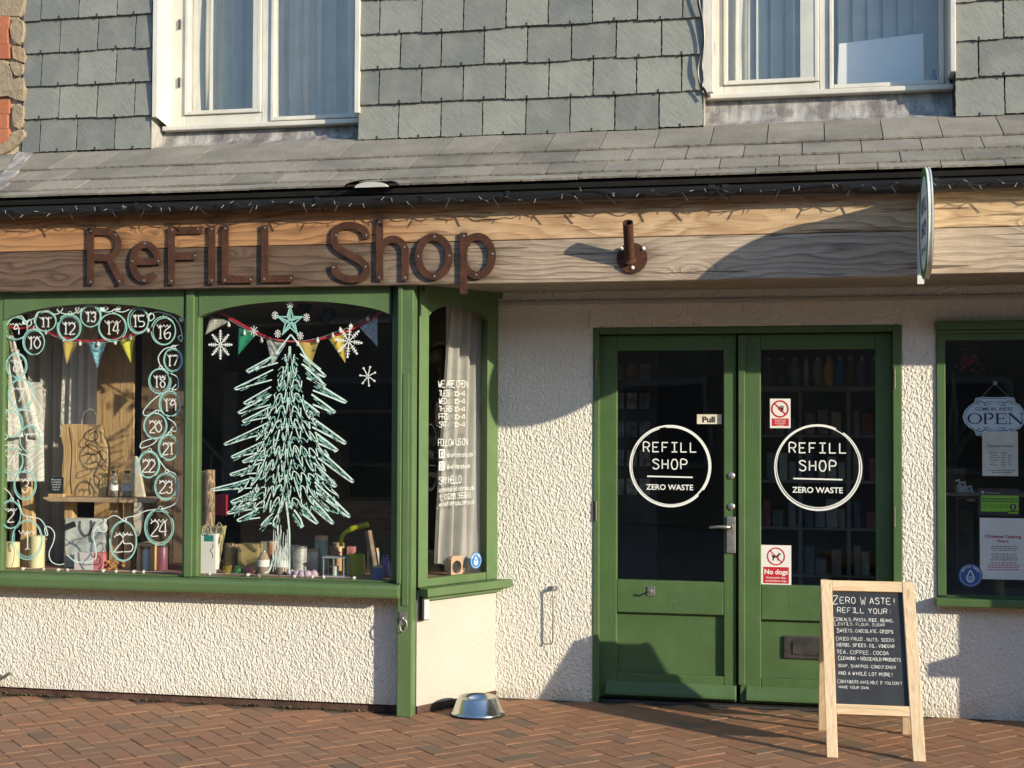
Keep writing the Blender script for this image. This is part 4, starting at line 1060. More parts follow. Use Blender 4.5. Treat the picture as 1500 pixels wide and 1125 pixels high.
letter('rusty small h', [([(556.5, 321), (556.5, 411)], 0), ([(556.5, 368)]+arcpts(576, 370, 18, 19.5, 172, 0)+[(594, 411)], 0)], [(556, 326), (593, 362), (556, 407), (594, 407)])
letter('rusty small o', [(ell(636, 376, 22.5, 29, 40), 1)], [(637, 347), (613, 376), (659, 375), (637, 405)])
letter('rusty small p', [([(679.5, 341), (679.5, 431)], 0), ([(679.5, 386)]+arcpts(700, 375, 21.5, 28.5, 190, -190, 34), 0)], [(680, 346), (722, 372), (698, 403)])

# ================================================================ rusty pipe socket
c = W(926, 381, BEAM); cz = W(926, 378, BEAM)[1]
pp = thing('pole_holder', 'rusty pipe stub on a round plate bolted to the fascia timber', 'pole holder', (c[0], BEAM, cz))
m = MB(); m.lathe((c[0], BEAM+.002, cz), [(0, 0), (.077, 0), (.080, .004), (.078, .011), (0, .012)], 36, (0, -1, 0)); m.build('plate', RUST, pp, smooth='auto')
a = V((c[0]-.012, BEAM-.008, cz-.012)); b = V((X(919.5, BEAM-.16, 325)+.002, BEAM-.165, Z(919.5, 326, BEAM-.165)))
d = (b-a); m = MB(); L_ = d.length
m.lathe(a, [(.026, 0), (.0265, L_), (.0215, L_), (.0205, L_*.35), (0, L_*.35)], 24, d); m.lathe(a, [(.036, 0), (.031, .006), (.026, .016)], 24, d); m.build('pipe', RUST, pp, smooth='auto')
for (u, v) in ((910, 364), (942.5, 364), (926.5, 392)):
    q = W(u, v, BEAM-.012); m = MB(); m.lathe((q[0], BEAM-.009, q[1]), [(.0105, 0), (.010, .004), (.006, .008), (0, .009)], 12, (0, -1, 0)); m.build('bolt', simple('pale_bolt', (.75, .72, .66), .5), pp, smooth='auto')

# ================================================================ projecting round sign (edge on)
xs_ = X(1356, BEAM-.36, 330)+.004; ec, zc, rs_ = BEAM-.372, 2.508, .262
hs = thing('hanging_sign', 'white round projecting sign with a green rim, seen almost edge on above the doors', 'sign', (xs_, BEAM, zc))
th_ = R(.3)
pH = Pl((xs_-.008, ec, zc), (math.sin(th_), -math.cos(th_), 0), (0, 0, 1)); 
if pH.n.x > 0: pH = Pl((xs_-.008, ec, zc), (-math.sin(th_), math.cos(th_), 0), (0, 0, 1))
SGN = simple('sign_white', (.70, .71, .68), .5); SGG = simple('sign_green', (.03, .17, .035), .45)
sgn = 1 if pH.u.y > 0 else -1   # +1 when local a runs towards the wall
m = MB(); m.prism(pH, ell(0, 0, rs_, rs_, 60), -.0, .005); m.prism(Pl(pH.pt(0, 0, -.012), -pH.u, (0, 0, 1)), ell(0, 0, rs_, rs_, 60), .0, .005); m.build('disc', SGN, hs)
em = ec-BEAM
bd = [(sgn*(-em-.012), .19), (sgn*(-em-.012), -.20), (sgn*(-em-.08), -.215)]+[((rs_-.004)*math.cos(t)*(1), (rs_-.004)*math.sin(t)) for t in [(-math.pi/2+(-.45+.0*k) - (math.pi-.45)*k/24) if sgn > 0 else (-math.pi/2+.45*0+(math.pi)*k/24) for k in range(25)]]+[(sgn*(-em-.06), .205)]
m = MB(); m.prism(pH, bd, -.0115, -.0005); m.build('board', SGN, hs)
m = MB(); m.rib(pH, ell(0, 0, rs_-.020, rs_-.020, 60), .040, .0055, .007, True)
pH2 = Pl(pH.pt(0, 0, -.012), -pH.u, (0, 0, 1)); m.rib(pH2, ell(0, 0, rs_-.020, rs_-.020, 60), .040, .0055, .007, True); m.build('rim', SGG, hs)
m = MB()
for p_ in (pH, pH2): m.text(p_, 'REFILL', 0, .05, .10, .0065, .01); m.text(p_, 'SHOP', 0, -.06, .10, .0065, .01); m.text(p_, 'ZERO WASTE', 0, -.14, .045, .0065, .01)
m.build('lettering', INK, hs)
m = MB(); m.box(xs_-.012, xs_+.012, BEAM-.112, BEAM-.008, zc-.02, zc+.02); m.box(xs_-.018, xs_-.016+.03, BEAM-.010, BEAM-.0065, zc-.25, zc+.22); m.build('bracket', SGN, hs)

# ================================================================ string of fairy lights along the gutter
sx0 = -5.2; fl = thing('string_lights', 'black string of small white icicle bulbs hooked along the gutter', 'string lights', (0, yg-rg, zg))
fr_ = random.Random(9); pts = []; x = sx0
while x < 2.2:
    pts.append((x, yg-rg-.012+fr_.uniform(-.004, .006), zg-.022+fr_.uniform(-.02, .016)-(0.004*math.sin(x*7)))); x += .05
m = MB(); m.tube([V(p) for p in spl(pts, 3)], .0030, 5); m.build('wire', BLACKP, fl)
for i in range(88):
    t = (i+.5+fr_.uniform(-.45, .45))/88*(len(pts)-1); k = int(t); p = V(pts[k]).lerp(V(pts[min(k+1, len(pts)-1)]), t-k)
    d = V((fr_.uniform(-.6, .6), fr_.uniform(-.5, -.05), fr_.uniform(-1, .35))).normalized()
    m = MB(); m.tube([p, p+d*.012], .0022, 6); m.tube([p+d*.012, p+d*.022, p+d*.026], [.0020, .0017, .0006], 6, r=.9); o = m.build('bulb', ICICLE, fl, smooth=True)
m = MB(); x0 = X(1040, BEAM-.02)
for i in range(24):
    xx = -4.9+i*.28+fr_.uniform(-.08, .08); z_ = zg-.03
    m.tube([(xx, yg-rg-.006, z_), (xx+fr_.choice((-.02, .03, .05)), yg-rg-.010, z_-.045)], .0034, 4)
m.build('shadow_tail', BLACKP, fl)  # short straight tails added so their shadows fall as dashes on the plank
m = MB(); m.tube(spl([V(W(u, v, BEAM+.03)[:1]+(BEAM+.03, W(u, v, BEAM+.03)[1])) for u, v in ((-30, 422), (0, 426), (30, 427.5), (60, 426), (95, 422), (120, 418))], 5), .004, 6)
prop(m.build('cable', simple('white_cable', (.75, .74, .68), .5)), 'thin white cable drooping under the timber above the painted baubles', 'cable')
m = MB()
for k, off in enumerate((0, .012)):
    m.tube(spl([V((X(u, -.055)+off*.6, -.055-off*.5, Z(u, v, -.055))) for u, v in ((1020, -20), (1023, 8), (1028, 30), (1030, 62), (1027 if k else 1023, 95), (1023+k*6, 112), (1027, 126), (1031, 132), (1036, 142))], 6), .005, 6)
prop(m.build('black_cable', BLACKP), 'black cable running down the slates beside the right upper window', 'cable')

# ================================================================ A-board
def aboard():
    t = thing('chalkboard_sign', 'pine A-board with white chalk writing standing before the right door', 'A-board', (.27, -.85, 0))
    zT = .805; f0 = (.055, -1.07); yT = -.705
    xl0, xr0_ = .052, .498
    lean = math.hypot(yT+1.06, zT); ud = V((.446, .014, 0)).normalized(); vd = (V((-.006, yT+1.06, zT))).normalized(); vd = (vd-ud*vd.dot(ud)).normalized()
    pl = Pl((.052, -1.066, 0), ud, vd)
    A = lambda u, v: pl.px(u, v)
    L0, L1 = A(1211.5, 1110), A(1227.5, 1112); R0, R1 = A(1337.5, 1116), A(1356, 1116); T0, T1 = A(1202, 850), A(1338.5, 850.5)
    tw = .058; b1 = T0[1]; 
    def upr(q0, q1, p0, p1):
        m = MB(); m.prism(pl, [q0, q1, p1, p0], -.012, .012); return m
    bot = min(L0[1], 0.0)
    upr((L0[0], .0), (L1[0], .0), (T0[0], b1), (T0[0]+tw*.93, b1)).build('leg', PINEV, t, bevel=.002)
    upr((R0[0], .0), (R1[0], .0), (T1[0]-tw*.98, b1), (T1[0], b1)).build('leg', PINEV, t, bevel=.002)
    def xl(b): return L1[0]+(T0[0]+tw*.93-L1[0])*b/b1+.001
    def xr(b): return R0[0]+(T1[0]-tw*.98-R0[0])*b/b1-.001
    bt = A(1270, 867)[1]; bb0, bb1 = A(1270, 1033)[1], A(1270, 1048)[1]
    m = MB(); m.prism(pl, [(xl(bt), bt), (xr(bt), bt), (xr(b1), b1-.001), (xl(b1), b1-.001)], -.011, .010); m.build('top_rail', PINE, t, bevel=.002)
    m = MB(); m.prism(pl, [(xl(bb1), bb1), (xr(bb1), bb1), (xr(bb0), bb0), (xl(bb0), bb0)], -.011, .010); m.build('bottom_rail', PINE, t, bevel=.002)
    m = MB(); m.prism(pl, [(xl(bb0)+.0, bb0+.0005), (xr(bb0), bb0+.0005), (xr(bt), bt-.0005), (xl(bt), bt-.0005)], -.010, -.004); m.build('board', BOARD, t)
    # rear frame
    ytop = yT+.035
    m0 = pl.pt(T0[0], b1, 0); m1 = pl.pt(T1[0], b1, 0)
    PR = simple('shaded_pine', (.62, .42, .23), .7, .2, 20)
    for (top, sx) in ((m0, 0), (m1, -.055)):
        foot = V((top.x+(-.012 if sx == 0 else .012)+sx, -.47, 0)); tp = V((top.x+sx, top.y+.030, top.z-.012))
        m = MB(); w_ = V((.055, 0, 0)); dd = V((0, .02, .008)); vs = [foot, foot+w_, tp+w_, tp]; vs += [p+dd for p in vs]
        vs[4].z = vs[5].z = 0
        m.add(vs, [(0, 1, 2, 3), (7, 6, 5, 4), (0, 4, 5, 1), (1, 5, 6, 2), (2, 6, 7, 3), (3, 7, 4, 0)]); m.build('rear_leg', PINEV, t, bevel=.002)
    def mid(k, sx, top): return V((top.x+(-.012 if sx == 0 else .012)*k+sx, -.47*k+(top.y+.03)*(1-k), (top.z-.012)*(1-k)))
    for (k0, k1) in ((.0, .085), (.62, .70)):
        m = MB(); q = [mid(k1, .056, m0), mid(k1, -.056, m1), mid(k0, -.056, m1), mid(k0, .056, m0)]; q += [p+V((0, .018, .006)) for p in q]
        m.add(q, [(0, 1, 2, 3), (7, 6, 5, 4), (0, 4, 5, 1), (1, 5, 6, 2), (2, 6, 7, 3), (3, 7, 4, 0)]); m.build('rear_rail', PINE, t)
    q = [mid(.62, .058, m0), mid(.62, -.058, m1), mid(.085, -.058, m1), mid(.085, .058, m0)]; q = [p+V((0, .004, 0)) for p in q]; q += [p+V((0, .006, .002)) for p in q]
    m = MB(); m.add(q, [(0, 1, 2, 3), (7, 6, 5, 4), (0, 4, 5, 1), (1, 5, 6, 2), (2, 6, 7, 3), (3, 7, 4, 0)]); m.build('rear_board', BOARD, t)
    for (p, s_) in ((m0, .02), (m1, -.02)):
        m = MB(); m.box(p.x+s_-.015, p.x+s_+.015, p.y-.002, p.y+.05, p.z+.0005, p.z+.003); m.build('hinge', STEEL, t)
    # chalk writing
    pc = Pl(pl.pt(0, 0, -.0038), pl.u, pl.v); m = MB()
    def ln(txt, u0, v0, u1, hpx, wd, capbig=0):
        a_, b_ = pc.px(u0, v0); a2, b2 = pc.px(u1, v0)
        wts = [(1.25 if ch.upper() in 'WM' else .6 if ch.upper() in "I1.,:!' " else 1)*(1.35 if (ch.isupper() and capbig) else 1) for ch in txt]
        tot = sum(wts); px_ = .0031; size = hpx*px_; x = a_; unit = (a2-a_)/tot
        for ch, w_ in zip(txt, wts):
            big = ch.isupper() and capbig; sz = size*(1.35 if big else 1); C = ch.upper()
            wxx = unit*(w_/(1.25 if C in 'WM' else .6 if C in "I1.,:!'il " else 1))/(sz*.82)*.92
            m.hand(pc, C, x, b_+random.uniform(-.03, .03)*size-(0.12*sz if big else 0), sz*.9, wd*.72*random.uniform(.8, 1.2), h=.0007, jit=.018, wx=wxx*.80)
            x += unit*w_
    ln('Zero Waste!', 1220, 883, 1312, 10.5, .0034, 1)
    ln('refill your:', 1227, 897, 1306, 8.5, .0032)
    ln('Cereals, pasta, rice, beans,', 1221, 909, 1310, 5.2, .0024, 1)
    ln('Lentils, flour, sugar', 1223, 915.5, 1297, 4.6, .0017, 1)
    ln('Sweets, chocolate, crisps', 1226, 925.5, 1309, 5.4, .0024, 1)
    ln('Dried fruit, nuts, seeds', 1225, 937.5, 1311, 5.2, .0021, 1)
    ln('Herbs, spices, oil, vinegar', 1226, 946.5, 1311, 5.2, .0023, 1)
    ln('Tea, coffee, cocoa', 1226, 957, 1303, 5.8, .0024)
    ln('Cleaning + Household products', 1228, 966, 1320, 5.2, .0025, 1)
    ln('Soap, shampoo, conditioner', 1228, 977, 1313, 4.8, .0019)
    ln('And a whole lot more!', 1228, 988, 1308, 5.4, .0024)
    ln('Containers available if you don\'t', 1227, 1000, 1322, 4.8, .0018, 1)
    ln('have your own.', 1229, 1008, 1275, 4.2, .0020)
    m.build('chalk_writing', CHALK, t)
aboard()

# ================================================================ dog bowl, hooks, latch
cb = None
bx, by = -1.77, -.475
bw = thing('dog_bowl', 'shiny steel dog bowl with a black rubber foot on the paving', 'bowl', (bx, by, 0))
m = MB(); m.lathe((bx, by, .001), [(.147, .010), (.146, .015), (.134, .022), (.104, .092), (.100, .097), (.094, .096), (.085, .075), (.07, .045), (.045, .036), (0, .035)], 48); m.build('dish', CHROME, bw, smooth=True)
m = MB(); m.lathe((bx, by, .001), [(.12, .0), (.146, .0), (.150, .004), (.149, .010), (.145, .012), (.12, .012)], 48); m.build('rubber_foot', BLACKP, bw, smooth=True)
q = W(811.5, 862, 0); q2 = W(811, 940, 0)
hk = thing('wall_hook', 'long thin galvanised hold-back hook hanging on the roughcast beside the doors', 'hook', (q[0], 0, q2[1]))
m = MB(); m.box(q[0]-.022, q[0]+.022, -.012, .0, q[1]-.010, q[1]+.014); m.lathe((q[0], -.004, q[1]+.002), [(.011, 0), (.011, .03), (0, .032)], 12, (0, -1, 0)); m.build('staple', STEEL, hk, bevel=.002)
m = MB(); m.tube([V((q[0], -.040, q[1]+.004)), V((q[0]+.002, -.038, q[1]-.04)), V((q2[0], -.036, q2[1])), V((q2[0]-.01, -.032, q2[1]-.006)), V((q2[0]-.05, -.016, q2[1]-.014))], .0042, 8); m.build('rod', STEEL, hk, smooth=True)
q = W(591, 906, BAY-.02); lt = thing('ring_latch', 'small galvanised plate with a ring on the green corner post', 'latch', (q[0], BAY-.02, q[1]))
m = MB(); m.box(q[0]-.021, q[0]+.021, BAY-.025, BAY-.0205, q[1]-.036, q[1]+.036); m.build('plate', STEEL, lt, bevel=.001)
m = MB(); m.tube([V((q[0]+.004+.019*math.cos(t), BAY-.036+.004*math.cos(t), q[1]-.034+.034*math.sin(t))) for t in [2*math.pi*i/20 for i in range(20)]], .0030, 8, True); m.tube([V((q[0], BAY-.024, q[1]+.004)), V((q[0]+.002, BAY-.042, q[1]+.006)), V((q[0]+.004, BAY-.036, q[1]-.006))], .005, 6); m.build('ring', STEEL, lt, smooth=True)
q0, q1 = pS.px(613, 909), pS.px(620, 874)
kb = thing('key_box', 'small grey and black key safe on the bay corner below the sill', 'key box', pS.pt(q0[0]+.02, q0[1], .02))
m = MB(); m.pbox(pS, q0[0]+.002, q0[0]+.050, q0[1], q1[1], .001, .030); m.build('body', BLACKP, kb, bevel=.006)
m = MB(); m.pbox(pS, q0[0]+.008, q0[0]+.045, q0[1]+.006, q1[1]-.012, .030, .038); m.build('cover', simple('grey_plastic', (.55, .54, .52), .4), kb, bevel=.003)
m = MB(); pz_ = YP(-.60); q = [pz_.pt(*pz_.px(u, v)) for u, v in ((-14, 1000), (4, 990), (14, 984), (15, 988), (6, 994), (-12, 1004))]; q = [p+V((0, 0, 0)) for p in q]
m.add([p+V((0, -.008, 0)) for p in q]+[p+V((0, .008, 0)) for p in q], [tuple(range(6)), tuple(range(11, 5, -1))]+[(i, 6+i, 6+(i+1) % 6, (i+1) % 6) for i in range(6)])
m.tube([V(pz_.pt(*pz_.px(-10, 1002))), V(pz_.pt(*pz_.px(-40, 1020))), V((X(-60, -.6, 1060), -.6, .0))], .006, 6)
prop(m.build('dried_leaf', simple('dead_leaf', (.11, .10, .06), .8)), 'dark dry leaf blade on a stalk at the left foot of the white bay wall', 'leaf')
# weeds and moss in the joint at the wall foot
m = MB(); wr = random.Random(17)
def tuft(x, y, n, s_):
    for i in range(n):
        a_ = wr.uniform(0, 6.28); l = wr.uniform(.4, 1)*s_; p = V((x+wr.uniform(-.03, .03), y+wr.uniform(-.012, .012), 0)); e = p+V((math.cos(a_)*l*.7, -abs(math.sin(a_))*l*.5, l*wr.uniform(.2, .8))); s2 = V((-math.sin(a_), math.cos(a_), 0))*l*.2
        mm = (p+e)/2+V((0, 0, l*.1)); m.add([p, mm+s2, e, mm-s2], [(0, 1, 2, 3)])
for i in range(150):
    x = wr.choice([wr.uniform(-4.55, -4.2), wr.uniform(-4.5, -2.3), wr.uniform(-3.3, -2.3)]); tuft(x, -.545+wr.uniform(-.012, .004), 7, wr.uniform(.008, .03))
for i in range(40): p = pS.pt(wr.uniform(.05, .35), 0, .012); tuft(p.x, p.y, 8, wr.uniform(.01, .03))
for i in range(20): tuft(wr.uniform(xw0, xd0), -.012, 6, wr.uniform(.006, .014))
for i in range(20): tuft(wr.uniform(xd1, 2), -.012, 6, wr.uniform(.006, .014))
o = m.build('weeds', MOSS, base=(0, 0, 0)); o['kind'] = 'stuff'; prop(o, 'tiny weeds and moss in the joint along the foot of the walls', 'weeds')
# litter of small crumbs on the paving
m = MB()
for i in range(140):
    x, y = wr.uniform(-4.2, 1.0), wr.uniform(-1.4, -.05); s_ = wr.uniform(.002, .006)
    if y > -.6 and x < -2.1: continue
    m.add([(x+s_*wr.uniform(.6, 1)*math.cos(t), y+s_*math.sin(t), .002+wr.uniform(0, .001)) for t in (0, 1.3, 2.5, 3.8, 5.1)]+[(x, y, s_*.8)], [(0, 1, 5), (1, 2, 5), (2, 3, 5), (3, 4, 5), (4, 0, 5)])
o = m.build('grit', simple('pale_grit', (.42, .33, .22), .9, .3, 90), base=(0, 0, 0)); o['kind'] = 'stuff'; prop(o, 'pale grit and crumbs scattered over the paving', 'grit')

#PART3

# ================================================================ things inside, seen through the panes
ir = random.Random(33)
def drape(name, mat, label, top, bot, y, folds=5, amp=.03, group=None, cat='curtain', n=60, rows=14, plane=None):
    """hanging cloth between two pixel spans (u0,u1,v) with soft folds"""
    m = MB(); vs = []; (t0, t1, tv), (b0, b1, bv) = top, bot; yl = plane or YP(y); nn = yl.n*-1
    A, Bq, C_, D_ = yl.px(t0, tv), yl.px(t1, tv), yl.px(b0, bv), yl.px(b1, bv); ph = ir.uniform(0, 6)
    for j in range(rows+1):
        k = j/rows
        for i in range(n+1):
            q = i/n+.03*math.sin(9*i/n+ph)*(1-abs(2*i/n-1)); l = (A[0]*(1-k)+C_[0]*k, A[1]*(1-k)+C_[1]*k); r_ = (Bq[0]*(1-k)+D_[0]*k, Bq[1]*(1-k)+D_[1]*k)
            f = math.sin(q*folds*2*math.pi+ph+.5*math.sin(3*k))+.35*math.sin(q*folds*4.7*math.pi+2*ph+k)
            vs.append(yl.pt(l[0]*(1-q)+r_[0]*q, l[1]*(1-q)+r_[1]*q)+nn*(amp*f*(.5+.5*k)))
    m.add(vs, [(j*(n+1)+i, j*(n+1)+i+1, (j+1)*(n+1)+i+1, (j+1)*(n+1)+i) for j in range(rows) for i in range(n)])
    o = m.build(name, mat, smooth=True); return prop(o, label, cat, group)
def single(m, name, mat, label, cat, group=None, bevel=0, smooth=False):
    return prop(m.build(name, mat, bevel=bevel, smooth=smooth), label, cat, group)
def bottle_prof(r, h, neck=.38, nr=.45): return [(0, 0), (r*.94, 0), (r, .006), (r, h*(1-neck)), (r*.85, h*(1-neck*.7)), (r*nr, h*(1-neck*.42)), (r*nr, h*.95), (r*nr*1.12, h*.955), (r*nr*1.12, h), (0, h)]

# upper windows
yc = yF+.17
BLINDB = m_cloth('pale_vertical_blind', (.56, .58, .58), (.66, .67, .65), 1, .25)
drape('curtain', BLIND, 'cream curtain with soft folds in the left pane of the left upper window', (262, 345, -30), (262, 345, 172), yc+.02, 4, .030)
def blinds(u0, u1, vb, pitch, label, ang):
    t = thing('vertical_blind', label, 'blind', (X(u0, yc), yc, 3.4)); x = X(u0, yc); x1 = X(u1, yc); z0 = Z((u0+u1)/2, vb, yc)
    m = MB(); m.box(x, x1, yc-.02, yc+.02, 4.66, 4.70); m.build('rail', WHITE, t)
    while x < x1:
        a = ang+ir.uniform(-.08, .08); dx_, dy_ = pitch*.56*math.cos(a), pitch*.56*math.sin(a); m = MB()
        m.add([(x-dx_, yc-dy_, z0), (x+dx_, yc+dy_, z0), (x+dx_, yc+dy_, 4.66), (x-dx_, yc-dy_, 4.66)], [(0, 1, 2, 3)]); m.add([(x-dx_, yc-dy_+.0015, z0), (x+dx_, yc+dy_+.0015, z0), (x+dx_, yc+dy_+.0015, 4.66), (x-dx_, yc-dy_+.0015, 4.66)], [(3, 2, 1, 0)])
        m.build('slat', BLINDB, t); x += pitch
blinds(348, 376, 176, .085, 'few pale blind slats next to the cream curtain in the left upper window', .5)
drape('curtain', WCURT, 'white net curtain with long folds in the right pane of the left upper window', (398, 530, -30), (398, 530, 178), yc, 6, .035)
drape('curtain', BLIND, 'narrow cream curtain at the left edge of the right upper window', (1056, 1098, -30), (1056, 1098, 132), yc-.04, 2, .02)
blinds(1098, 1206, 135, .083, 'pale vertical blind behind the left pane of the right upper window', .35)
blinds(1218, 1384, 135, .083, 'pale vertical blind behind the white box in the right upper window', .35)
q0, q1 = W(1226, 121, yF+.10), W(1354, 49, yF+.10); m = MB(); m.prism(YP(yF+.11), [(q0[0], q0[1]-.03), (q1[0], q0[1]-.03+.0), (q1[0]-.004, q1[1]+.005), (q0[0]+.01, q1[1]-.03)], -.05, .0)
single(m, 'cardboard_box', simple('white_card', (.74, .76, .78), .7, .06, 4), 'plain white box standing on the inner sill of the right upper window', 'box', bevel=.004)
q = W(1368, 121, yF+.10); m = MB(); m.lathe((q[0], yF+.10, q[1]-.03), bottle_prof(.02, .10), 16); single(m, 'small_bottle', simple('blue_plastic', (.05, .12, .25), .3), 'small dark blue bottle at the right end of the upper window sill', 'bottle', smooth=True)
m = MB(); 
for (a, b) in ((a1_, b1_), (a2_, b2_)): m.box(a, b, yF+.072, 1.09, z1_-.06 if a == a1_ else z2_-.06, (z1_ if a == a1_ else z2_)-.035)
m.build('inner_sill', WHITE, B)

# ---------------- left display bay
drape('curtain', PCURT, 'white patterned curtain with scroll print at the left end of the bay', (-20, 14, 470), (-30, 62, 640), -.40, 2.5, .02)
drape('curtain', PCURT, 'lower half of scroll printed cloth hanging behind the baubles', (-30, 62, 560), (-30, 64, 705), -.37, 2, .02)
drape('curtain', GCURT, 'plain grey curtain between the printed cloth and the white curtain', (40, 100, 440), (40, 100, 836), -.02, 3, .025)
drape('curtain', WCURT, 'white curtain above the carved timber board', (96, 146, 440), (90, 144, 640), -.08, 4, .02)
m = MB(); yy = .06; q0, q1 = W(138, 760, yy), W(197, 430, yy); m.box(q0[0], q1[0], yy, yy+.02, q0[1], q1[1]); single(m, 'plywood_panel', PLY, 'tall plain plywood panel behind the carved board and bottles', 'panel')
m = MB(); yy = .10; q0, q1 = W(204, 840, yy), W(288, 430, yy)
for k in range(5):
    x = q0[0]+(q1[0]-q0[0])*k/5; m.box(x+.003, x+(q1[0]-q0[0])/5-.003, yy, yy+.02, q0[1], q1[1])
single(m, 'boarded_screen', simple('dark_brown_boards', (.17, .115, .075), .7, .3, 5), 'dark brown boarded screen behind the right hand baubles', 'screen')
ysh = -.30; zsh = Z(150, 729.5, ysh-.12)
m = MB(); q = [X(62, ysh-.12), X(232, ysh-.12)]; pl_ = YP(ysh)
poly = [(q[0], zsh-.004), (q[0]+.05, zsh-.026), (q[1]-.02, zsh-.024), (q[1], zsh-.006), (q[1]-.01, zsh), (q[0]+.02, zsh)]
m.prism(pl_, poly, -.12, .12); single(m, 'plank_shelf', DISP, 'rough plank shelf carrying two bottles and the carved board', 'shelf', bevel=.003)
for (u0, u1, lb) in ((100, 111, 'left timber leg under the plank shelf'), (166, 178, 'middle timber leg under the plank shelf'), (187, 197, 'right timber leg under the plank shelf')):
    m = MB(); m.box(X(u0, ysh), X(u1, ysh), ysh-.03, ysh+.03, zDk, zsh-.027); single(m, 'timber_leg', OAK, lb, 'shelf leg', 'legs under the plank shelf')
m = MB(); m.box(X(210, ysh), X(236, ysh), ysh-.10, ysh+.1, zDk+.14, zDk+.155); m.box(X(212, ysh), X(216, ysh), ysh-.08, ysh+.08, zDk, zDk+.14); m.box(X(231, ysh), X(235, ysh), ysh-.08, ysh+.08, zDk, zDk+.14); single(m, 'small_stand', OAK, 'small pale wood stand under the bauble numbered 24', 'stand')
cbd = thing('carved_board', 'upright timber board carved with curling lines on the plank shelf', 'board', (X(122, ysh), ysh, zsh))
pl2 = YP(ysh+.03); pq = lambda l: pl2.pxs(l)
pts = spl(pq([(94, 726), (93, 690), (95, 660), (92, 640), (93, 623), (110, 621), (135, 622), (150, 622)]), 4)
pts += spl(pq([(150, 622), (153, 640), (159, 655), (160, 680), (158, 705), (157, 726)]), 4); bb_ = [(p[0], max(p[1], zsh)) for p in pts]; bb_[0] = (bb_[0][0], zsh); bb_[-1] = (bb_[-1][0], zsh)
m = MB(); m.prism(pl2, bb_, -.02, .02); m.build('slab', OAK, cbd, bevel=.003)
m = MB()
for l in ([(140, 627), (128, 634), (127, 642), (138, 646), (146, 640), (142, 632), (134, 637)], [(130, 645), (128, 651), (138, 658), (148, 664), (156, 676)], [(122, 668), (132, 665), (142, 666), (150, 660)], [(134, 680), (144, 676), (150, 684), (158, 690)], [(136, 700), (133, 712), (135, 724)], [(140, 696), (148, 702), (146, 716)], [(104, 626), (108, 660), (106, 700), (108, 724)]):
    m.rib(pl2, spl(pl2.pxs(l), 5), .006, .019, .0215)
m.build('carving', simple('scorched_line', (.13, .06, .025), .8), cbd)
m = MB(); m.tube([V(pl2.pt(*pl2.px(u, v), .01)) for u, v in spl([(121, 634), (121, 620), (124, 606), (131, 600), (139, 602), (143, 612), (143, 622)], 4)], .0022, 6); m.build('hanging_cord', simple('cord', (.55, .50, .42), .9), cbd)
mini = thing('price_slate', 'tiny blackboard with white writing at the left end of the plank shelf', 'label', (X(82, ysh-.07), ysh-.07, zsh))
p4 = YP(ysh-.075); q0, q1 = p4.px(72, 725), p4.px(93, 699)
m = MB(); m.box(q0[0]-.002, q1[0]+.002, ysh-.085, ysh-.055, zsh, zsh+.018); m.build('wood_base', OAK, mini)
m = MB(); m.pbox(p4, q0[0], q1[0], zsh+.016, q1[1], -.003, .001); m.build('board', BOARD, mini)
m = MB()
for i, t in enumerate(('Bring out your', 'dry containers', 'and refill with', 'cereals, dry', 'foods etc.')): m.text(p4, t, (q0[0]+q1[0])/2, q1[1]-.018-.0145*i, .0125, .0016, .01, wx=.85)
m.build('writing', CHALK, mini)
GB = m_glassobj('clear_bottle_glass', (.42, .42, .38), .30)
for (u, lb, ca, cb2) in ((169, 'glass bottle of dark grains with white label, left one on the plank shelf', (.22, .12, .10), .062), (187.5, 'glass bottle of pale oats with grey label, right one on the plank shelf', (.42, .34, .22), .055)):
    x = X(u, ysh-.02); t = thing('glass_bottle', lb, 'bottle', (x, ysh-.02, zsh), 'bottles on the plank shelf')
    m = MB(); m.lathe((x, ysh-.02, zsh), [(0, 0), (.028, 0), (.029, .006), (.029, .085), (.024, .105), (.014, .125), (.013, .148)], 24); m.build('glass', GB, t, smooth=True)
    m = MB(); m.lathe((x, ysh-.02, zsh+.003), [(0, 0), (.026, 0), (.026, cb2-.012), (0, cb2-.01)], 20); m.build('contents', simple('grain_'+str(u), ca, .9, .5, 300), t, smooth=True)
    m = MB(); m.lathe((x, ysh-.02, zsh), [(.0295, .04), (.0295, .075)], 24); m.build('label', PAPER if u < 180 else simple('grey_label', (.5, .52, .52), .7), t, smooth=True)
    m = MB(); m.lathe((x, ysh-.02, zsh+.142), [(0, 0), (.018, 0), (.018, .012), (0, .013)], 20); m.build('lid', IRON, t, smooth='auto')
m = MB(); pl_ = YP(ysh+.05); m.prism(pl_, [(a, max(b, zsh)) for a, b in spl(pl_.pxs([(196, 728), (193, 700), (195, 676), (199, 668), (203, 674), (206, 690), (210, 712), (213, 728)]), 4)], -.012, .012); single(m, 'cloth_bag', simple('cream_cotton', (.62, .55, .42), .95, .15, 40, bump=.004, bsc=40), 'slumped cream cotton bag beside the right bottle on the plank shelf', 'bag', bevel=.004)
m = MB(); pl_ = YP(ysh-.135); m.prism(pl_, spl(pl_.pxs([(197, 737), (208, 738), (210, 760), (205, 782), (199, 784), (196, 760)]), 4), -.004, .004); single(m, 'fabric_tag', simple('linen_tag', (.60, .52, .40), .95, .15, 40), 'limp linen tag hanging from the front of the plank shelf', 'tag')
tb = thing('tote_bag', 'grey and white shopping bag with a dark ribbon label standing in the bay', 'bag', (X(124, -.33), -.33, zDk))
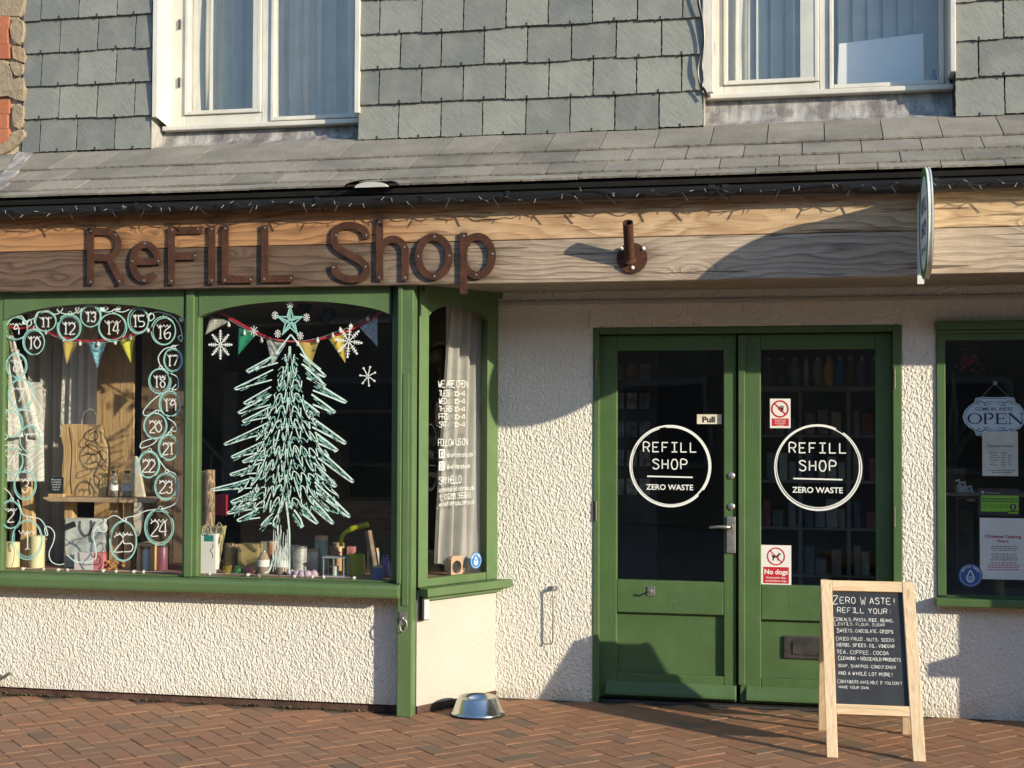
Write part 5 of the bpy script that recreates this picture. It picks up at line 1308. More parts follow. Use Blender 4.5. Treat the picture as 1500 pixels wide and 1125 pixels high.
pl_ = YP(-.34); q0, q1 = pl_.px(94, 830), pl_.px(153, 760); m = MB(); m.pbox(pl_, q0[0], q1[0], zDk, q1[1], -.07, .0); TB_ = simple('printed_bag', (.50, .53, .50), .8, .55, 9); m.build('body', TB_, tb, bevel=.006)
m = MB()
for l in ([(118, 763), (118, 775), (124, 784), (131, 782), (135, 772), (134, 762)], [(140, 764), (133, 780), (134, 794)]): m.rib(pl_, spl(pl_.pxs(l), 5), .009, .0005, .006)
m.build('strap', simple('dark_strap', (.10, .11, .10), .8), tb)
m = MB(); m.prism(pl_, pl_.pxs([(89, 771), (110, 763), (113, 771), (92, 779)]), .007, .010); m.build('label', BOARD, tb)
for (u0, u1, v0, mt, lb) in ((111, 139, 800, simple('pale_print', (.66, .64, .62), .7, .1, 20), 'pale printed soap box leaning on the grey bag'), (139.5, 152, 800, simple('pink_card', (.62, .20, .20), .7), 'pink soap box beside the pale one before the grey bag')):
    yy = -.44; m = MB(); m.box(X(u0, yy), X(u1, yy), yy, yy+.06, zDk, zDk+.10); single(m, 'soap_box', mt, lb, 'box', bevel=.002)
CN = simple('yellow_wax', (.70, .66, .38), .5, .08, 5)
for (u, r_, h, lb) in ((57, .044, .185, 'tall plain cream pillar candle behind the bauble numbered 1'), (20, .046, .145, 'shorter yellow candle with a jar beside it at the left end of the bay')):
    yy = -.36; t = thing('pillar_candle', lb, 'candle', (X(u, yy), yy, zDk)); m = MB(); m.lathe((X(u, yy), yy, zDk), [(0, 0), (r_, 0), (r_, h-.004), (r_-.005, h), (r_*.5, h-.004), (0, h-.006)], 32); m.build('wax', CN, t, smooth='auto'); m = MB(); m.tube([(X(u, yy), yy, zDk+h-.006), (X(u, yy)+.002, yy, zDk+h+.012)], .0015, 5); m.build('wick', INK, t)
m = MB(); yy = -.30; m.prism(YP(yy), spl(YP(yy).pxs([(24, 836), (34, 770), (33, 715), (28, 695), (40, 690), (47, 715), (51, 765), (52, 836)]), 4), -.02, .02); single(m, 'driftwood', OAK, 'tall piece of pale driftwood behind the baubles numbered 2 and 3', 'driftwood', bevel=.006)
def jar(u, yy, r_, h, mt, name, lb, cat='jar', lidm=None, pro=None, grp=None):
    x = X(u, yy); t = thing(name, lb, cat, (x, yy, zDk), grp); m = MB(); m.lathe((x, yy, zDk), pro or [(0, 0), (r_*.95, 0), (r_, .005), (r_, h*.84), (r_*.9, h*.88)], 24); m.build('body', mt, t, smooth='auto')
    m = MB(); m.lathe((x, yy, zDk+h*.86), [(r_*.93, 0), (r_*.93, h*.13), (0, h*.14)], 24); m.build('lid', lidm or IRON, t, smooth='auto'); return t
jar(218, -.34, .030, .14, simple('milky_jar', (.55, .56, .58), .3, .1), 'storage_jar', 'milky glass jar below the bauble numbered 24', lidm=STEEL)
jar(240, -.30, .036, .15, simple('plum_tin', (.20, .07, .10), .4, .2), 'storage_tin', 'plum coloured tin at the right end of the left pane', 'tin')
m = MB()
for i in range(9): m.lathe((X(172, -.42)+ir.uniform(-.05, .05), -.42+ir.uniform(-.03, .03), zDk+.012+.018*(i % 3)), [(0, -.012), (.010, -.006), (.013, 0), (.010, .006), (0, .012)], 8)
single(m, 'dried_oranges', simple('dried_orange', (.45, .20, .04), .7, .4, 30), 'small heap of dried orange slices below the bauble numbered 25', 'dried fruit', smooth=True)
# ---------------- right display bay
TUBE = simple('kraft_card', (.44, .31, .19), .8, .2, 20)
for k, (ub, ut, vt, lb) in enumerate(((309, 303, 689, 'taller kraft cardboard tube leaning at the left of the right pane'), (300, 293, 691, 'kraft cardboard tube leaning behind the taller one'))):
    yy = -.26+.06*k; b = V((X(ub, yy), yy, zDk+.01)); tp = V((X(ut, yy), yy+.05, Z(ut, vt, yy))); m = MB(); d = tp-b; m.lathe(b, [(.030, 0), (.030, d.length), (.025, d.length), (.025, d.length-.06), (0, d.length-.06)], 24, d); single(m, 'cardboard_tube', TUBE, lb, 'tube', 'tubes in the window', smooth='auto')
pb = thing('paper_bag', 'yellow paper carrier bag behind the white soap box', 'bag', (X(313, -.31), -.31, zDk)); pl_ = YP(-.31); m = MB(); m.prism(pl_, [(pl_.px(298, 0)[0], zDk), (pl_.px(321, 0)[0], zDk), pl_.px(326, 771), pl_.px(294, 771)], -.06, 0); m.build('body', simple('yellow_paper', (.58, .50, .26), .8, .15, 12), pb)
m = MB(); m.tube([V(pl_.pt(*pl_.px(u, v), .003)) for u, v in spl([(297, 784), (297, 774), (302, 769), (308, 772), (310, 784)], 4)], .003, 6); m.tube([V(pl_.pt(*pl_.px(u, v), -.05)) for u, v in spl([(312, 772), (316, 766), (320, 772)], 4)], .003, 6); m.build('handle', simple('twist_paper', (.62, .55, .42), .8), pb)
sb = thing('soap_dish_box', 'white box with a teal band and a drawn line standing in the right pane', 'box', (X(305, -.42), -.42, zDk)); yy = -.44; pl_ = YP(yy); x0, x1 = X(293, yy), X(318, yy); zt2 = Z(305, 782, yy); m = MB(); m.box(x0, x1, yy, yy+.05, zDk, zt2); m.build('carton', PAPER, sb, bevel=.002)
m = MB(); q0, q1 = pl_.px(299, 793), pl_.px(313, 784); m.pbox(pl_, q0[0], q1[0], q0[1], q1[1], .0004, .001); m.build('band', TEALP, sb)
m = MB(); m.rib(pl_, spl(pl_.pxs([(311, 796), (312, 802), (308, 806), (311, 811), (312, 817)]), 4), .003, .0004, .001); m.build('drawing', IRON, sb)
for u, c, lb in ((336, (.36, .26, .05), 'yellow scrubber ball on the display shelf'), (352, (.06, .19, .07), 'green scrubber ball on the display shelf'), (367, (.34, .14, .12), 'pinkish scrubber ball on the display shelf')):
    m = MB(); x = X(u, -.45)
    for i in range(70):
        a, b = ir.uniform(0, 6.28), math.acos(ir.uniform(-.9, 1)); r_ = .024; p = V((x+r_*math.sin(b)*math.cos(a), -.45+r_*math.sin(b)*math.sin(a), zDk+.022+r_*.9*math.cos(b)))
        m.tube([p, p+V((ir.uniform(-.015, .015), ir.uniform(-.015, .015), ir.uniform(-.008, .01))), p+V((ir.uniform(-.012, .012), ir.uniform(-.012, .012), ir.uniform(-.01, .01)))], .002, 4)
    m.lathe((x, -.45, zDk+.022), [(0, -.021), (.015, -.015), (.021, 0), (.015, .015), (0, .021)], 12); single(m, 'scrubber', simple('scrub'+str(u), c, .9, .3, 60), lb, 'scrubber', 'coloured scrubber balls')
yy = -.28; m = MB(); m.box(X(350, yy), X(380, yy), yy, yy+.09, zDk, Z(365, 797, yy)); single(m, 'gift_box', simple('gold_card', (.38, .30, .12), .5, .2, 20), 'dull gold box behind the green scrubber ball', 'box', bevel=.004)
for (u, lb, c, lc) in ((388, 'tall glass bottle with pinkish filling and white label left of the painted trunk', (.50, .30, .20), (.78, .77, .73)), (415, 'glass bottle with pinkish filling behind the painted trunk', (.48, .27, .2), (.72, .70, .66))):
    yy = -.40; x = X(u, yy); h = .185 if u < 400 else .15; t = thing('glass_bottle', lb, 'bottle', (x, yy, zDk), 'bottles in the right pane'); m = MB(); m.lathe((x, yy, zDk), [(0, 0), (.033, 0), (.034, .006), (.034, .085), (.026, .105), (.019, .12), (.018, h)], 24); m.build('glass', GB, t, smooth=True)
    m = MB(); m.lathe((x, yy, zDk+.003), [(0, 0), (.031, 0), (.032, .082), (.024, .102), (.016, .12), (0, .121)], 20); m.build('contents', simple('filling'+str(u), c, .9, .4, 250), t, smooth=True); m = MB(); m.lathe((x, yy, zDk), [(.0346, .045), (.0346, .082)], 24); m.build('label', simple('label'+str(u), lc, .7), t, smooth=True)
yy = -.36; x = X(441, yy); t = thing('metal_canister', 'silvery canister with a botanical print right of the painted trunk', 'canister', (x, yy, zDk)); m = MB(); m.lathe((x, yy, zDk), [(0, 0), (.039, 0), (.039, .155), (0, .156)], 28); m.build('body', simple('printed_tin', (.42, .44, .42), .45, .5, 18, .3), t, smooth='auto'); m = MB(); m.lathe((x, yy, zDk), [(.0395, .148), (.041, .15), (.041, .158), (0, .160)], 28); m.build('rim', STEEL, t, smooth='auto')
m = MB()
for i in range(5):
    x = X(428+i*8, -.47); a = .008*(i % 2)
    m.lathe((x, -.46+ir.uniform(-.02, .02), zDk), [(0, 0), (.022, 0), (.024, .01+a), (.020, .022+a), (.012, .034), (0, .038)], 12)
single(m, 'soap_bars', simple('lilac_soap', (.46, .34, .42), .5, .2, 30), 'row of lilac soap bars in front of the silvery canister', 'soap', smooth=True)
yy = -.42; x0, x1 = X(478, yy), X(509, yy); t = thing('lantern', 'small grey metal lantern with glass sides', 'lantern', ((x0+x1)/2, yy, zDk)); m = MB(); h = .105
for (a, b) in ((x0, yy-.04), (x1-.006, yy-.04), (x0, yy+.04), (x1-.006, yy+.04), ((x0+x1)/2-.003, yy-.04)): m.box(a, a+.006, b, b+.006, zDk+.008, zDk+h)
m.box(x0-.002, x1+.002, yy-.042, yy+.048, zDk, zDk+.008); m.box(x0-.004, x1+.004, yy-.044, yy+.05, zDk+h, zDk+h+.008); m.build('frame', simple('zinc', (.42, .46, .45), .5, .2, 20, .4), t)
m = MB(); m.lathe(((x0+x1)/2, yy, zDk+.008), [(0, 0), (.018, 0), (.018, .05), (0, .051)], 16); m.build('candle', simple('white_wax', (.72, .70, .62), .5), t, smooth='auto')
m = MB()
for i in range(14):
    p = V((x0+ir.uniform(-.02, .08), yy+.02, zDk+h+.008)); m.tube([p, p+V((ir.uniform(-.02, .02), 0, ir.uniform(.01, .03))), p+V((ir.uniform(-.03, .03), 0, ir.uniform(.015, .05)))], .003, 4)
single(m, 'dried_flowers', simple('dried_flower', (.28, .11, .10), .9, .4, 80), 'dried reddish flower sprigs lying on the small lantern', 'flowers')
yy = -.30; x = X(522, yy); t = thing('watering_can', 'yellow-green watering can behind the lantern', 'watering can', (x, yy, zDk)); LIM = m_glassobj('lime_plastic', (.42, .44, .03), .85)
m = MB(); m.lathe((x, yy, zDk), [(0, 0), (.055, 0), (.052, .11), (.046, .115), (.046, .11), (0, .10)], 28); m.build('body', LIM, t, smooth='auto')
m = MB(); m.tube(spl([V((X(u, yy), yy, Z(u, v, yy))) for u, v in ((501, 800), (503, 785), (515, 775), (530, 771), (541, 768))], 5), [.012]*10+[.016]*11, 10); m.build('handle', LIM, t, smooth=True)
yy = -.38; b = V((X(551, yy), yy, zDk)); tp = V((X(539, yy), yy+.02, Z(539, 778, yy))); m = MB(); m.tube([b, (b+tp)/2+V((.006, 0, 0)), tp], [.030, .026, .022], 8); single(m, 'log_stump', simple('dull_bark', (.24, .17, .11), .9, .5, 14, bump=.004), 'slanting length of branch at the right end of the right pane', 'log', smooth='auto')
m = MB(); m.lathe((X(566, -.36), -.36, zDk), bottle_prof(.03, .12), 20); single(m, 'spray_bottle', simple('violet_plastic', (.12, .10, .26), .3), 'dark violet bottle in the bottom right corner of the right pane', 'bottle', smooth=True)
m = MB(); m.box(X(308, .2), X(332, .2), .2, .25, Z(320, 755, .2), Z(320, 725, .2)); single(m, 'red_card', simple('red_card', (.35, .03, .05), .6), 'red card hanging in the dark behind the cardboard tubes', 'card')
for (u0, u1, v0, v1, yy, c, nm, lb) in ((325, 347, 545, 745, 1.2, (.12, .15, .19), 'tall_panel', 'tall grey-blue panel in the dark behind the painted tree'), (345, 362, 590, 720, 1.4, (.16, .06, .035), 'brown_panel', 'reddish brown panel beside the grey-blue one behind the painted tree'), (295, 330, 500, 600, 1.8, (.10, .065, .04), 'wood_screen', 'slatted brown screen in the dark behind the painted snowflake')):
    m = MB(); q0, q1 = W(u0, v1, yy), W(u1, v0, yy); m.box(q0[0], q1[0], yy, yy+.03, q0[1], q1[1]); single(m, nm, simple(nm+'_paint', c, .8, .3, 6), lb, 'panel')
rl = thing('reflected_rail', 'dark metal rail added inside, standing for railings reflected left of the painted tree', 'railing', (X(310, .9), .9, .5)); yy = .9  # rail added indoors to stand for railings reflected in the pane
m = MB(); m.tube([V((X(u, yy), yy, Z(u, v, yy))) for u, v in ((286, 632), (344, 692))], .012, 8); m.build('handrail', simple('grey_steel', (.12, .12, .12), .5, .2, 10, .4), rl)
for u in (292, 310, 327): m = MB(); m.tube([V((X(u, yy), yy, Z(u, 640+(u-286)*1.02, yy))), V((X(u, yy), yy, Z(u, 760, yy)))], .008, 6); m.build('baluster', simple('grey_steel_bar', (.12, .12, .12), .5, .2, 10, .4), rl)
m = MB(); a = V((X(395, .8), .8, 2.28)); m.tube([V((X(300, .8), .8, Z(300, 478, .8))), V((X(570, .8), .8, Z(570, 470, .8)))], .012, 6); single(m, 'ceiling_track', simple('track_metal', (.22, .22, .22), .5), 'thin pale lighting track under the shop ceiling behind the painted star', 'lighting track')
for (u, v) in ((475, 470), (440, 460)):
    x, z = X(u, .8), Z(u, v, .8); m = MB(); m.lathe((x, .8, z), [(0, 0), (.04, 0), (.045, .09), (.02, .11), (0, .11)], 16, (.5, -.5, .6)); single(m, 'spotlight', BLACKP, 'black spotlight on the track, %s of two' % ('right' if u > 460 else 'left'), 'spotlight', 'ceiling spotlights', smooth='auto')
# second row of goods and the dim shop behind the right pane
for (u, yy, r_, h, c, nm, lb) in ((338, -.18, .034, .15, (.46, .36, .16), 'honey_jar', 'honey coloured jar in the back row behind the yellow scrubber ball'), (402, -.2, .036, .17, (.40, .18, .10), 'spice_jar', 'russet jar in the back row left of the painted trunk'),
        (459, -.2, .034, .13, (.55, .50, .42), 'cream_jar', 'cream jar in the back row right of the silvery canister'), (472, -.12, .040, .20, (.20, .26, .22), 'tea_tin', 'tall green-grey tin in the back row behind the lantern'), (497, -.1, .036, .16, (.45, .28, .12), 'amber_jar', 'amber jar in the back row behind the lantern'), (548, -.16, .034, .14, (.40, .42, .40), 'grey_jar', 'pale grey jar in the back row beside the slanting branch'), (556, -.46, .028, .07, (.10, .14, .34), 'blue_pot', 'small blue pot in front of the slanting branch')):
    jar(u, yy, r_, h, simple(nm+'_paint', c, .45, .3, 24), nm, lb, 'jar', lidm=DISP)
for (u0, u1, c, nm, lb) in ((345, 366, (.46, .33, .2), 'kraft_box', 'small kraft box in the back row behind the green scrubber ball'), (425, 436, (.50, .48, .44), 'card_pack', 'slim white pack in the back row behind the painted trunk'), (509, 519, (.42, .16, .16), 'tea_pack', 'narrow red pack in the back row right of the lantern')):
    yy = -.14; m = MB(); m.box(X(u0, yy), X(u1, yy), yy, yy+.05, zDk, zDk+.14); single(m, nm, simple(nm+'_print', c, .7, .35, 26), lb, 'packet', bevel=.002)
yy = .8; m = MB(); q0, q1 = W(352, 830, yy), W(585, 735, yy); m.box(q0[0], q1[0], yy, yy+.5, .0, q1[1]); single(m, 'shop_counter', m_wood('counter_timber', (.34, .20, .10), (.18, .10, .05), 14, knots=.6), 'dark timber counter in the shop behind the right bay pane', 'counter')
for k, (u0, u1, v0, v1) in enumerate(((372, 398, 640, 728), (448, 470, 655, 730), (476, 500, 630, 732))):
    yy = 1.9; m = MB(); q0, q1 = W(u0, v1, yy), W(u1, v0, yy); m.box(q0[0], q1[0], yy, yy+.2, q0[1], q1[1]); single(m, 'storage_box', simple('storage%d' % k, [(.34, .30, .24), (.22, .24, .26), (.30, .20, .13)][k], .8, .3, 8), ['pale', 'blue-grey', 'tan'][k]+' storage box deep in the shop behind the painted tree', 'box')
yy = 1.85; m = MB(); m.box(X(350, yy), X(580, yy), yy, yy+.3, Z(460, 742, yy)-.02, Z(460, 733, yy)-.0); m.box(X(350, yy), X(580, yy), yy, yy+.3, Z(460, 600, yy)-.025, Z(460, 600, yy)); single(m, 'wall_shelf', SH0, 'long wall shelves deep in the shop behind the painted tree', 'shelf')
# ---------------- bunting and fairy lights
def bunting(label, rb, flags, yy, bulbs):
    pl_ = YP(yy); t = thing('bunting', label, 'bunting', pl_.pt(*pl_.px(*rb[len(rb)//2])))
    m = MB(); m.rib(pl_, spl(pl_.pxs(rb), 6), .012, -.001, .001); m.build('ribbon', RIBBON, t)
    for (poly, mt, lb) in flags:
        m = MB(); P_ = pl_.pxs(poly); c = (sum(p[0] for p in P_)/3, sum(p[1] for p in P_)/3); n0 = pl_.n*ir.uniform(.006, .02)
        vs = [pl_.pt(*p) for p in P_]; sub = [(P_[0][0]*(1-k/6)+P_[1][0]*k/6, P_[0][1]*(1-k/6)+P_[1][1]*k/6) for k in range(7)]
        top = [pl_.pt(*p)+pl_.n*.006*math.sin(k*1.4) for k, p in enumerate(sub)]; mid = [pl_.pt(p[0]*.5+P_[2][0]*.5, p[1]*.5+P_[2][1]*.5)+n0*(.4+.5*math.sin(k*1.1)) for k, p in enumerate(sub)]
        m.add(top+mid+[pl_.pt(*P_[2])], [(k, 7+k, 8+k, k+1) for k in range(6)]+[(7+k, 14, 8+k) for k in range(6)]); m.build('flag', mt, t, smooth=True, label=lb)
    f = thing('fairy_lights', bulbs[1], 'fairy lights', pl_.pt(*pl_.px(*bulbs[0][0]))); bp = spl(pl_.pxs(bulbs[0]), 5)
    m = MB(); m.tube([pl_.pt(a, b+.008, .010) for a, b in bp], .0013, 5); m.build('wire', simple('clear_wire', (.5, .5, .48), .5), f)
    for (u, v) in bulbs[2]:
        a, b = pl_.px(u, v); m = MB(); m.lathe(pl_.pt(a, b+.002, .010), [(0, -.012), (.008, -.009), (.0105, 0), (.008, .008), (.004, .013), (.004, .020), (0, .02)], 12); m.build('bulb', BULBM, f, smooth=True)
YEL = simple('mustard_cotton', (.52, .38, .10), .95, .12, 30); YEL2 = simple('yellow_cotton', (.60, .44, .07), .95, .12, 30); AQ = simple('aqua_print_cotton', (.22, .44, .48), .95, .6, 60); GRN = simple('emerald_cotton', (.02, .24, .13), .95, .15, 30); GRY = simple('grey_floral_cotton', (.46, .46, .42), .95, .5, 90); SPK = simple('speckled_cotton', (.36, .40, .43), .95, .8, 150); LIML = simple('lime_cotton', (.52, .50, .06), .95, .12, 30)
bunting('red ribbon bunting with three flags behind the baubles', [(-10, 470), (20, 480), (50, 481), (80, 490), (110, 498), (140, 499), (170, 496), (195, 490), (225, 478), (272, 455)],
        [([(91, 499), (115, 502), (98, 534)], YEL, 'mustard yellow flag'), ([(129, 501), (157, 501), (143, 540)], AQ, 'aqua flag with a red and white print'), ([(175, 499), (199, 491), (192, 532)], LIML, 'lime yellow flag')], -.50,
        ([(60, 486), (95, 500), (118, 504), (145, 505), (170, 502), (195, 496), (218, 484), (255, 468)], 'short string of round white bulbs along the left bunting ribbon', [(68, 488), (95, 500), (118.5, 504.5), (145, 505.5), (170, 503), (192, 496), (218, 485)]))
bunting('red ribbon bunting with six flags behind the painted tree', [(322, 458), (345, 470), (370, 484), (395, 495), (420, 500), (450, 500), (480, 494), (505, 486), (530, 475), (560, 457)],
        [([(309, 463), (337, 471), (301, 490)], GRY, 'pale grey floral flag'), ([(350, 479), (376, 490), (349, 520)], GRN, 'emerald green flag'), ([(390, 497), (420, 503), (399, 536)], GRY, 'pale floral flag behind the tree top'), ([(437, 502), (468, 499), (454, 540)], YEL, 'mustard flag right of the tree top'), ([(481, 496), (508, 488), (506, 532)], YEL2, 'golden yellow flag behind the snowflake'), ([(527, 480), (553, 464), (553, 508)], SPK, 'speckled grey flag')], -.50,
        ([(336, 470), (360, 484), (384, 496), (405, 500), (437, 502), (465, 498), (490, 490), (520, 478), (545, 462)], 'string of round white bulbs along the right bunting ribbon', [(336, 477), (359, 489), (384, 500), (437, 505), (466, 500), (488, 493), (499, 485), (515, 479), (540, 468)]))
f = thing('fairy_lights', 'string of round white bulbs lying along the foot of the bay panes', 'fairy lights', (X(250, -.555), -.555, zDk)); us = [36, 65, 88, 101, 152, 172, 197, 211, 286, 309, 364, 381, 433, 459, 475, 520]
pz_ = [(X(u, -.555), -.555+ir.uniform(-.008, .012), zDk+.011) for u in us]
m = MB(); m.tube(spl([V(p)+V((0, .012, .002)) for p in pz_], 6), .0014, 5); m.build('wire', simple('clear_wire_b', (.6, .6, .56), .5), f)
for p in pz_: m = MB(); d = V((ir.uniform(-.5, .5), .6, ir.uniform(0, .3))); m.lathe(p, [(0, -.011), (.008, -.007), (.0105, 0), (.008, .008), (.004, .013), (.004, .02), (0, .02)], 12, d); m.build('bulb', BULBM, f, smooth=True)
# ---------------- side light
drape('curtain', SCURT, 'long white curtain with folds behind the narrow side pane', (659, 711, 432), (637, 708, 826), 0, 3.5, .034, plane=Pl(pS.pt(0, 0, -.10), pS.u, (0, 0, 1)))
yy = -.26; pl_ = Pl(pS.pt(0, 0, -.055), pS.u, (0, 0, 1)); t = thing('bread_board', 'small wooden block with a round dark hole behind the side pane', 'board', pl_.pt(pl_.px(667, 820)[0], zDk)); q0, q1 = pl_.px(653, 836), pl_.px(681, 807)
m = MB(); cc = ((q0[0]+q1[0])/2, zDk+.050); ro = .036
ring = ell(cc[0], cc[1], ro, ro, 24); outer = []
for (a, b) in ring:
    dx_, dy_ = a-cc[0], b-cc[1]; k = min(abs((.046 if dx_ > 0 else -.046)/dx_) if abs(dx_) > 1e-6 else 9, abs((.062 if dy_ > 0 else -.049)/dy_) if abs(dy_) > 1e-6 else 9); outer.append((cc[0]+dx_*k, cc[1]+dy_*k))
for i in range(24):
    j = (i+1) % 24; vs = [pl_.pt(*outer[i], .012), pl_.pt(*outer[j], .012), pl_.pt(*ring[j], .012), pl_.pt(*ring[i], .012)]; vb = [pl_.pt(*outer[i], -.012), pl_.pt(*outer[j], -.012), pl_.pt(*ring[j], -.012), pl_.pt(*ring[i], -.012)]
    m.add(vs+vb, [(0, 1, 2, 3), (7, 6, 5, 4), (3, 2, 6, 7), (1, 0, 4, 5)])
m.build('block', simple('pinkish_wood', (.50, .33, .22), .6, .15, 20), t)
m = MB(); m.lathe(pl_.pt(*cc, -.010), [(0, 0), (ro-.001, 0)], 24, pl_.n); m.build('hole', INK, t)
def drop_sticker(pl, c, r, label, mt):
    t = thing('water_sticker', label, 'sticker', pl.pt(*c)); m = MB(); m.prism(pl, ell(c[0], c[1], r, r, 40), .0003, .0012); m.build('disc', mt, t)
    m = MB(); m.rib(pl, ell(c[0], c[1], r*.86, r*.86, 36), r*.03, .0013, .0018, True)
    d = spl([(c[0], c[1]+r*.42), (c[0]-r*.22, c[1]+r*.02), (c[0]-r*.30, c[1]-r*.24), (c[0]-r*.18, c[1]-r*.48), (c[0], c[1]-r*.54), (c[0]+r*.18, c[1]-r*.48), (c[0]+r*.30, c[1]-r*.24), (c[0]+r*.22, c[1]+r*.02)], 4, True)
    m.rib(pl, d, r*.09, .0013, .0018, True); m.rib(pl, ell(c[0], c[1]-r*.24, r*.13, r*.15, 14), r*.06, .0013, .0018, True)
    for i, ch in enumerate('REFILL HERE'):
        a = R(150-i*12); m.text(Pl(pl.pt(c[0]+r*.66*math.cos(a), c[1]+r*.66*math.sin(a)), pl.u*math.sin(a)-pl.v*math.cos(a), pl.v*math.sin(a)+pl.u*math.cos(a)), ch, 0, 0, r*.24, .0018, .02)
    m.build('print', VINYL, t)
drop_sticker(pSg, pSg.px(697, 821), .046, 'round blue water drop sticker in the corner of the narrow side pane', BLUEP)

# ---------------- door stickers
gD = YP(yD+.0232)
def sticker(name, label, cat, pl, u0, v0, u1, v1, mt=PAPER):
    q0, q1 = pl.px(u0, v1), pl.px(u1, v0); t = thing(name, label, cat, pl.pt((q0[0]+q1[0])/2, (q0[1]+q1[1])/2)); m = MB(); m.pbox(pl, q0[0], q1[0], q0[1], q1[1], .0002, .0009); m.build('sheet', mt, t); return t
def rect(m, pl, u0, v0, u1, v1, h0=.0010, h1=.0014):
    q0, q1 = pl.px(u0, v1), pl.px(u1, v0); m.pbox(pl, q0[0], q1[0], q0[1], q1[1], h0, h1)
t = sticker('pull_sign', 'small cream sign reading Pull on the left door glass', 'sign', gD, 1021, 607, 1057, 621, simple('cream_label', (.74, .70, .55), .6))
m = MB(); a, b = gD.px(1038, 618.5); m.text(gD, 'Pull', a, b, .044, .0014, .045, wx=1.15); m.build('print', INK, t)
t = sticker('hand_sign', 'white notice with a red barred circle over a hand on the right door glass', 'sign', gD, 1128, 584, 1158, 627)
c = gD.px(1142.5, 599); r_ = .044; m = MB(); m.rib(gD, ell(*c, r_, r_, 36), .009, .0014, .0018, True); m.rib(gD, [(c[0]-r_*.68, c[1]+r_*.68), (c[0]+r_*.68, c[1]-r_*.68)], .008, .0014, .0018); rect(m, gD, 1130.5, 613, 1155.5, 624); m.build('red_print', REDP, t)
m = MB(); h = (c[0]+.008, c[1]-.004); m.prism(gD, ell(h[0], h[1], .011, .013, 14), .0009, .0013)
for k in range(4): x = h[0]-.0085+k*.0057; m.rib(gD, [(x, h[1]+.004), (x+(k-1.2)*.002, h[1]+.026-abs(k-1.5)*.004)], .0042, .0009, .0013)
m.rib(gD, [(h[0]-.008, h[1]-.004), (h[0]-.019, h[1]+.006)], .004, .0009, .0013); m.build('hand_symbol', INK, t)
m = MB(); 
for i, tx in enumerate(('Strictly no food', 'or drink inside', 'the shop please', 'thank you')): a, b = gD.px(1143, 616+i*2.5); m.text(gD, tx, a, b, .0095, .0016, .01)
m.build('white_print', PAPER, t)
t = sticker('no_dogs_sign', 'white and red No dogs notice low on the right door glass', 'sign', gD, 1115, 799, 1159, 856)
c = gD.px(1136.7, 815); r_ = .046; m = MB(); m.rib(gD, ell(*c, r_, r_, 36), .007, .0014, .0018, True); m.rib(gD, [(c[0]-r_*.7, c[1]+r_*.7), (c[0]+r_*.7, c[1]-r_*.7)], .006, .0014, .0018); rect(m, gD, 1118, 831, 1155.5, 854); m.build('red_print', REDP, t)
m = MB(); D2 = [(-.024, .010), (-.020, .006), (.006, .006), (.013, .014), (.014, .021), (.020, .018), (.028, .014), (.027, .010), (.020, .009), (.014, -.002), (.013, -.024), (.008, -.024), (.006, -.008), (-.010, -.008), (-.013, -.024), (-.019, -.024), (-.019, -.006), (-.022, .0), (-.028, .014)]
m.prism(gD, [(c[0]+x, c[1]+y) for x, y in D2], .0009, .0013); m.build('dog_symbol', INK, t)
m = MB()
for tx, vv, sz, bo in (('No dogs', 841, .037, .03), ('Except guide dogs', 847.3, .0145, .01), ('and assistance dogs', 852, .0145, .01)): a, b = gD.px(1136.7, vv); m.text(gD, tx, a, b, sz, .0016, bo)
m.build('white_print', PAPER, t)
# ---------------- shelves seen through the right door
SH = simple('shelf_paint', (.30, .28, .25), .7, .1, 5); ysf = 1.5
sh = thing('shelving_unit', 'pale open shelving unit inside behind the right door', 'shelves', (X(1200, ysf), ysf, 0))
zs_ = [Z(1200, v, ysf) for v in (566, 637, 704, 773, 842)]
for u in (1098, 1172, 1243, 1312):
    m = MB(); x = X(u, ysf); m.box(x-.012, x+.012, ysf, ysf+.34, .0, zs_[0]-.031); m.build('upright', SH, sh)
for i, z in enumerate(zs_):
    m = MB(); m.box(X(1090, ysf), X(1320, ysf), ysf-.004, ysf+.34, z-.030 if i == 0 else z-.016, z); m.build('shelf', SH, sh)
for (u, c, lb) in ((1126, (.06, .06, .09), 'dark patterned'), (1145, (.10, .02, .02), 'dark red'), (1164.5, (.16, .25, .22), 'grey-green'), (1181, (.5, .5, .5), 'slim silver'), (1198, (.30, .28, .26), 'floral'), (1214.5, (.62, .40, .02), 'yellow'), (1230.5, (.03, .20, .38), 'blue'), (1246, (.12, .07, .03), 'black and orange'), (1263, (.15, .11, .28), 'purple'), (1281, (.05, .05, .07), 'black')):
    yy = ysf+.06; x = X(u, yy); t = thing('drink_bottle', lb+' steel drink bottle on top of the shelves behind the right door', 'bottle', (x, yy, zs_[0]), 'drink bottles on the shelves'); r_ = .034 if u != 1181 else .018
    m = MB(); m.lathe((x, yy, zs_[0]), [(0, 0), (r_, 0), (r_, .125), (r_*.8, .155), (r_*.45, .172), (0, .173)], 20); m.build('body', simple('flask'+str(u), c, .3, .25, 30), t, smooth='auto'); m = MB(); m.lathe((x, yy, zs_[0]+.172), [(r_*.5, 0), (r_*.5, .02), (0, .022)], 14); m.build('cap', STEEL, t, smooth='auto')
gi = 0
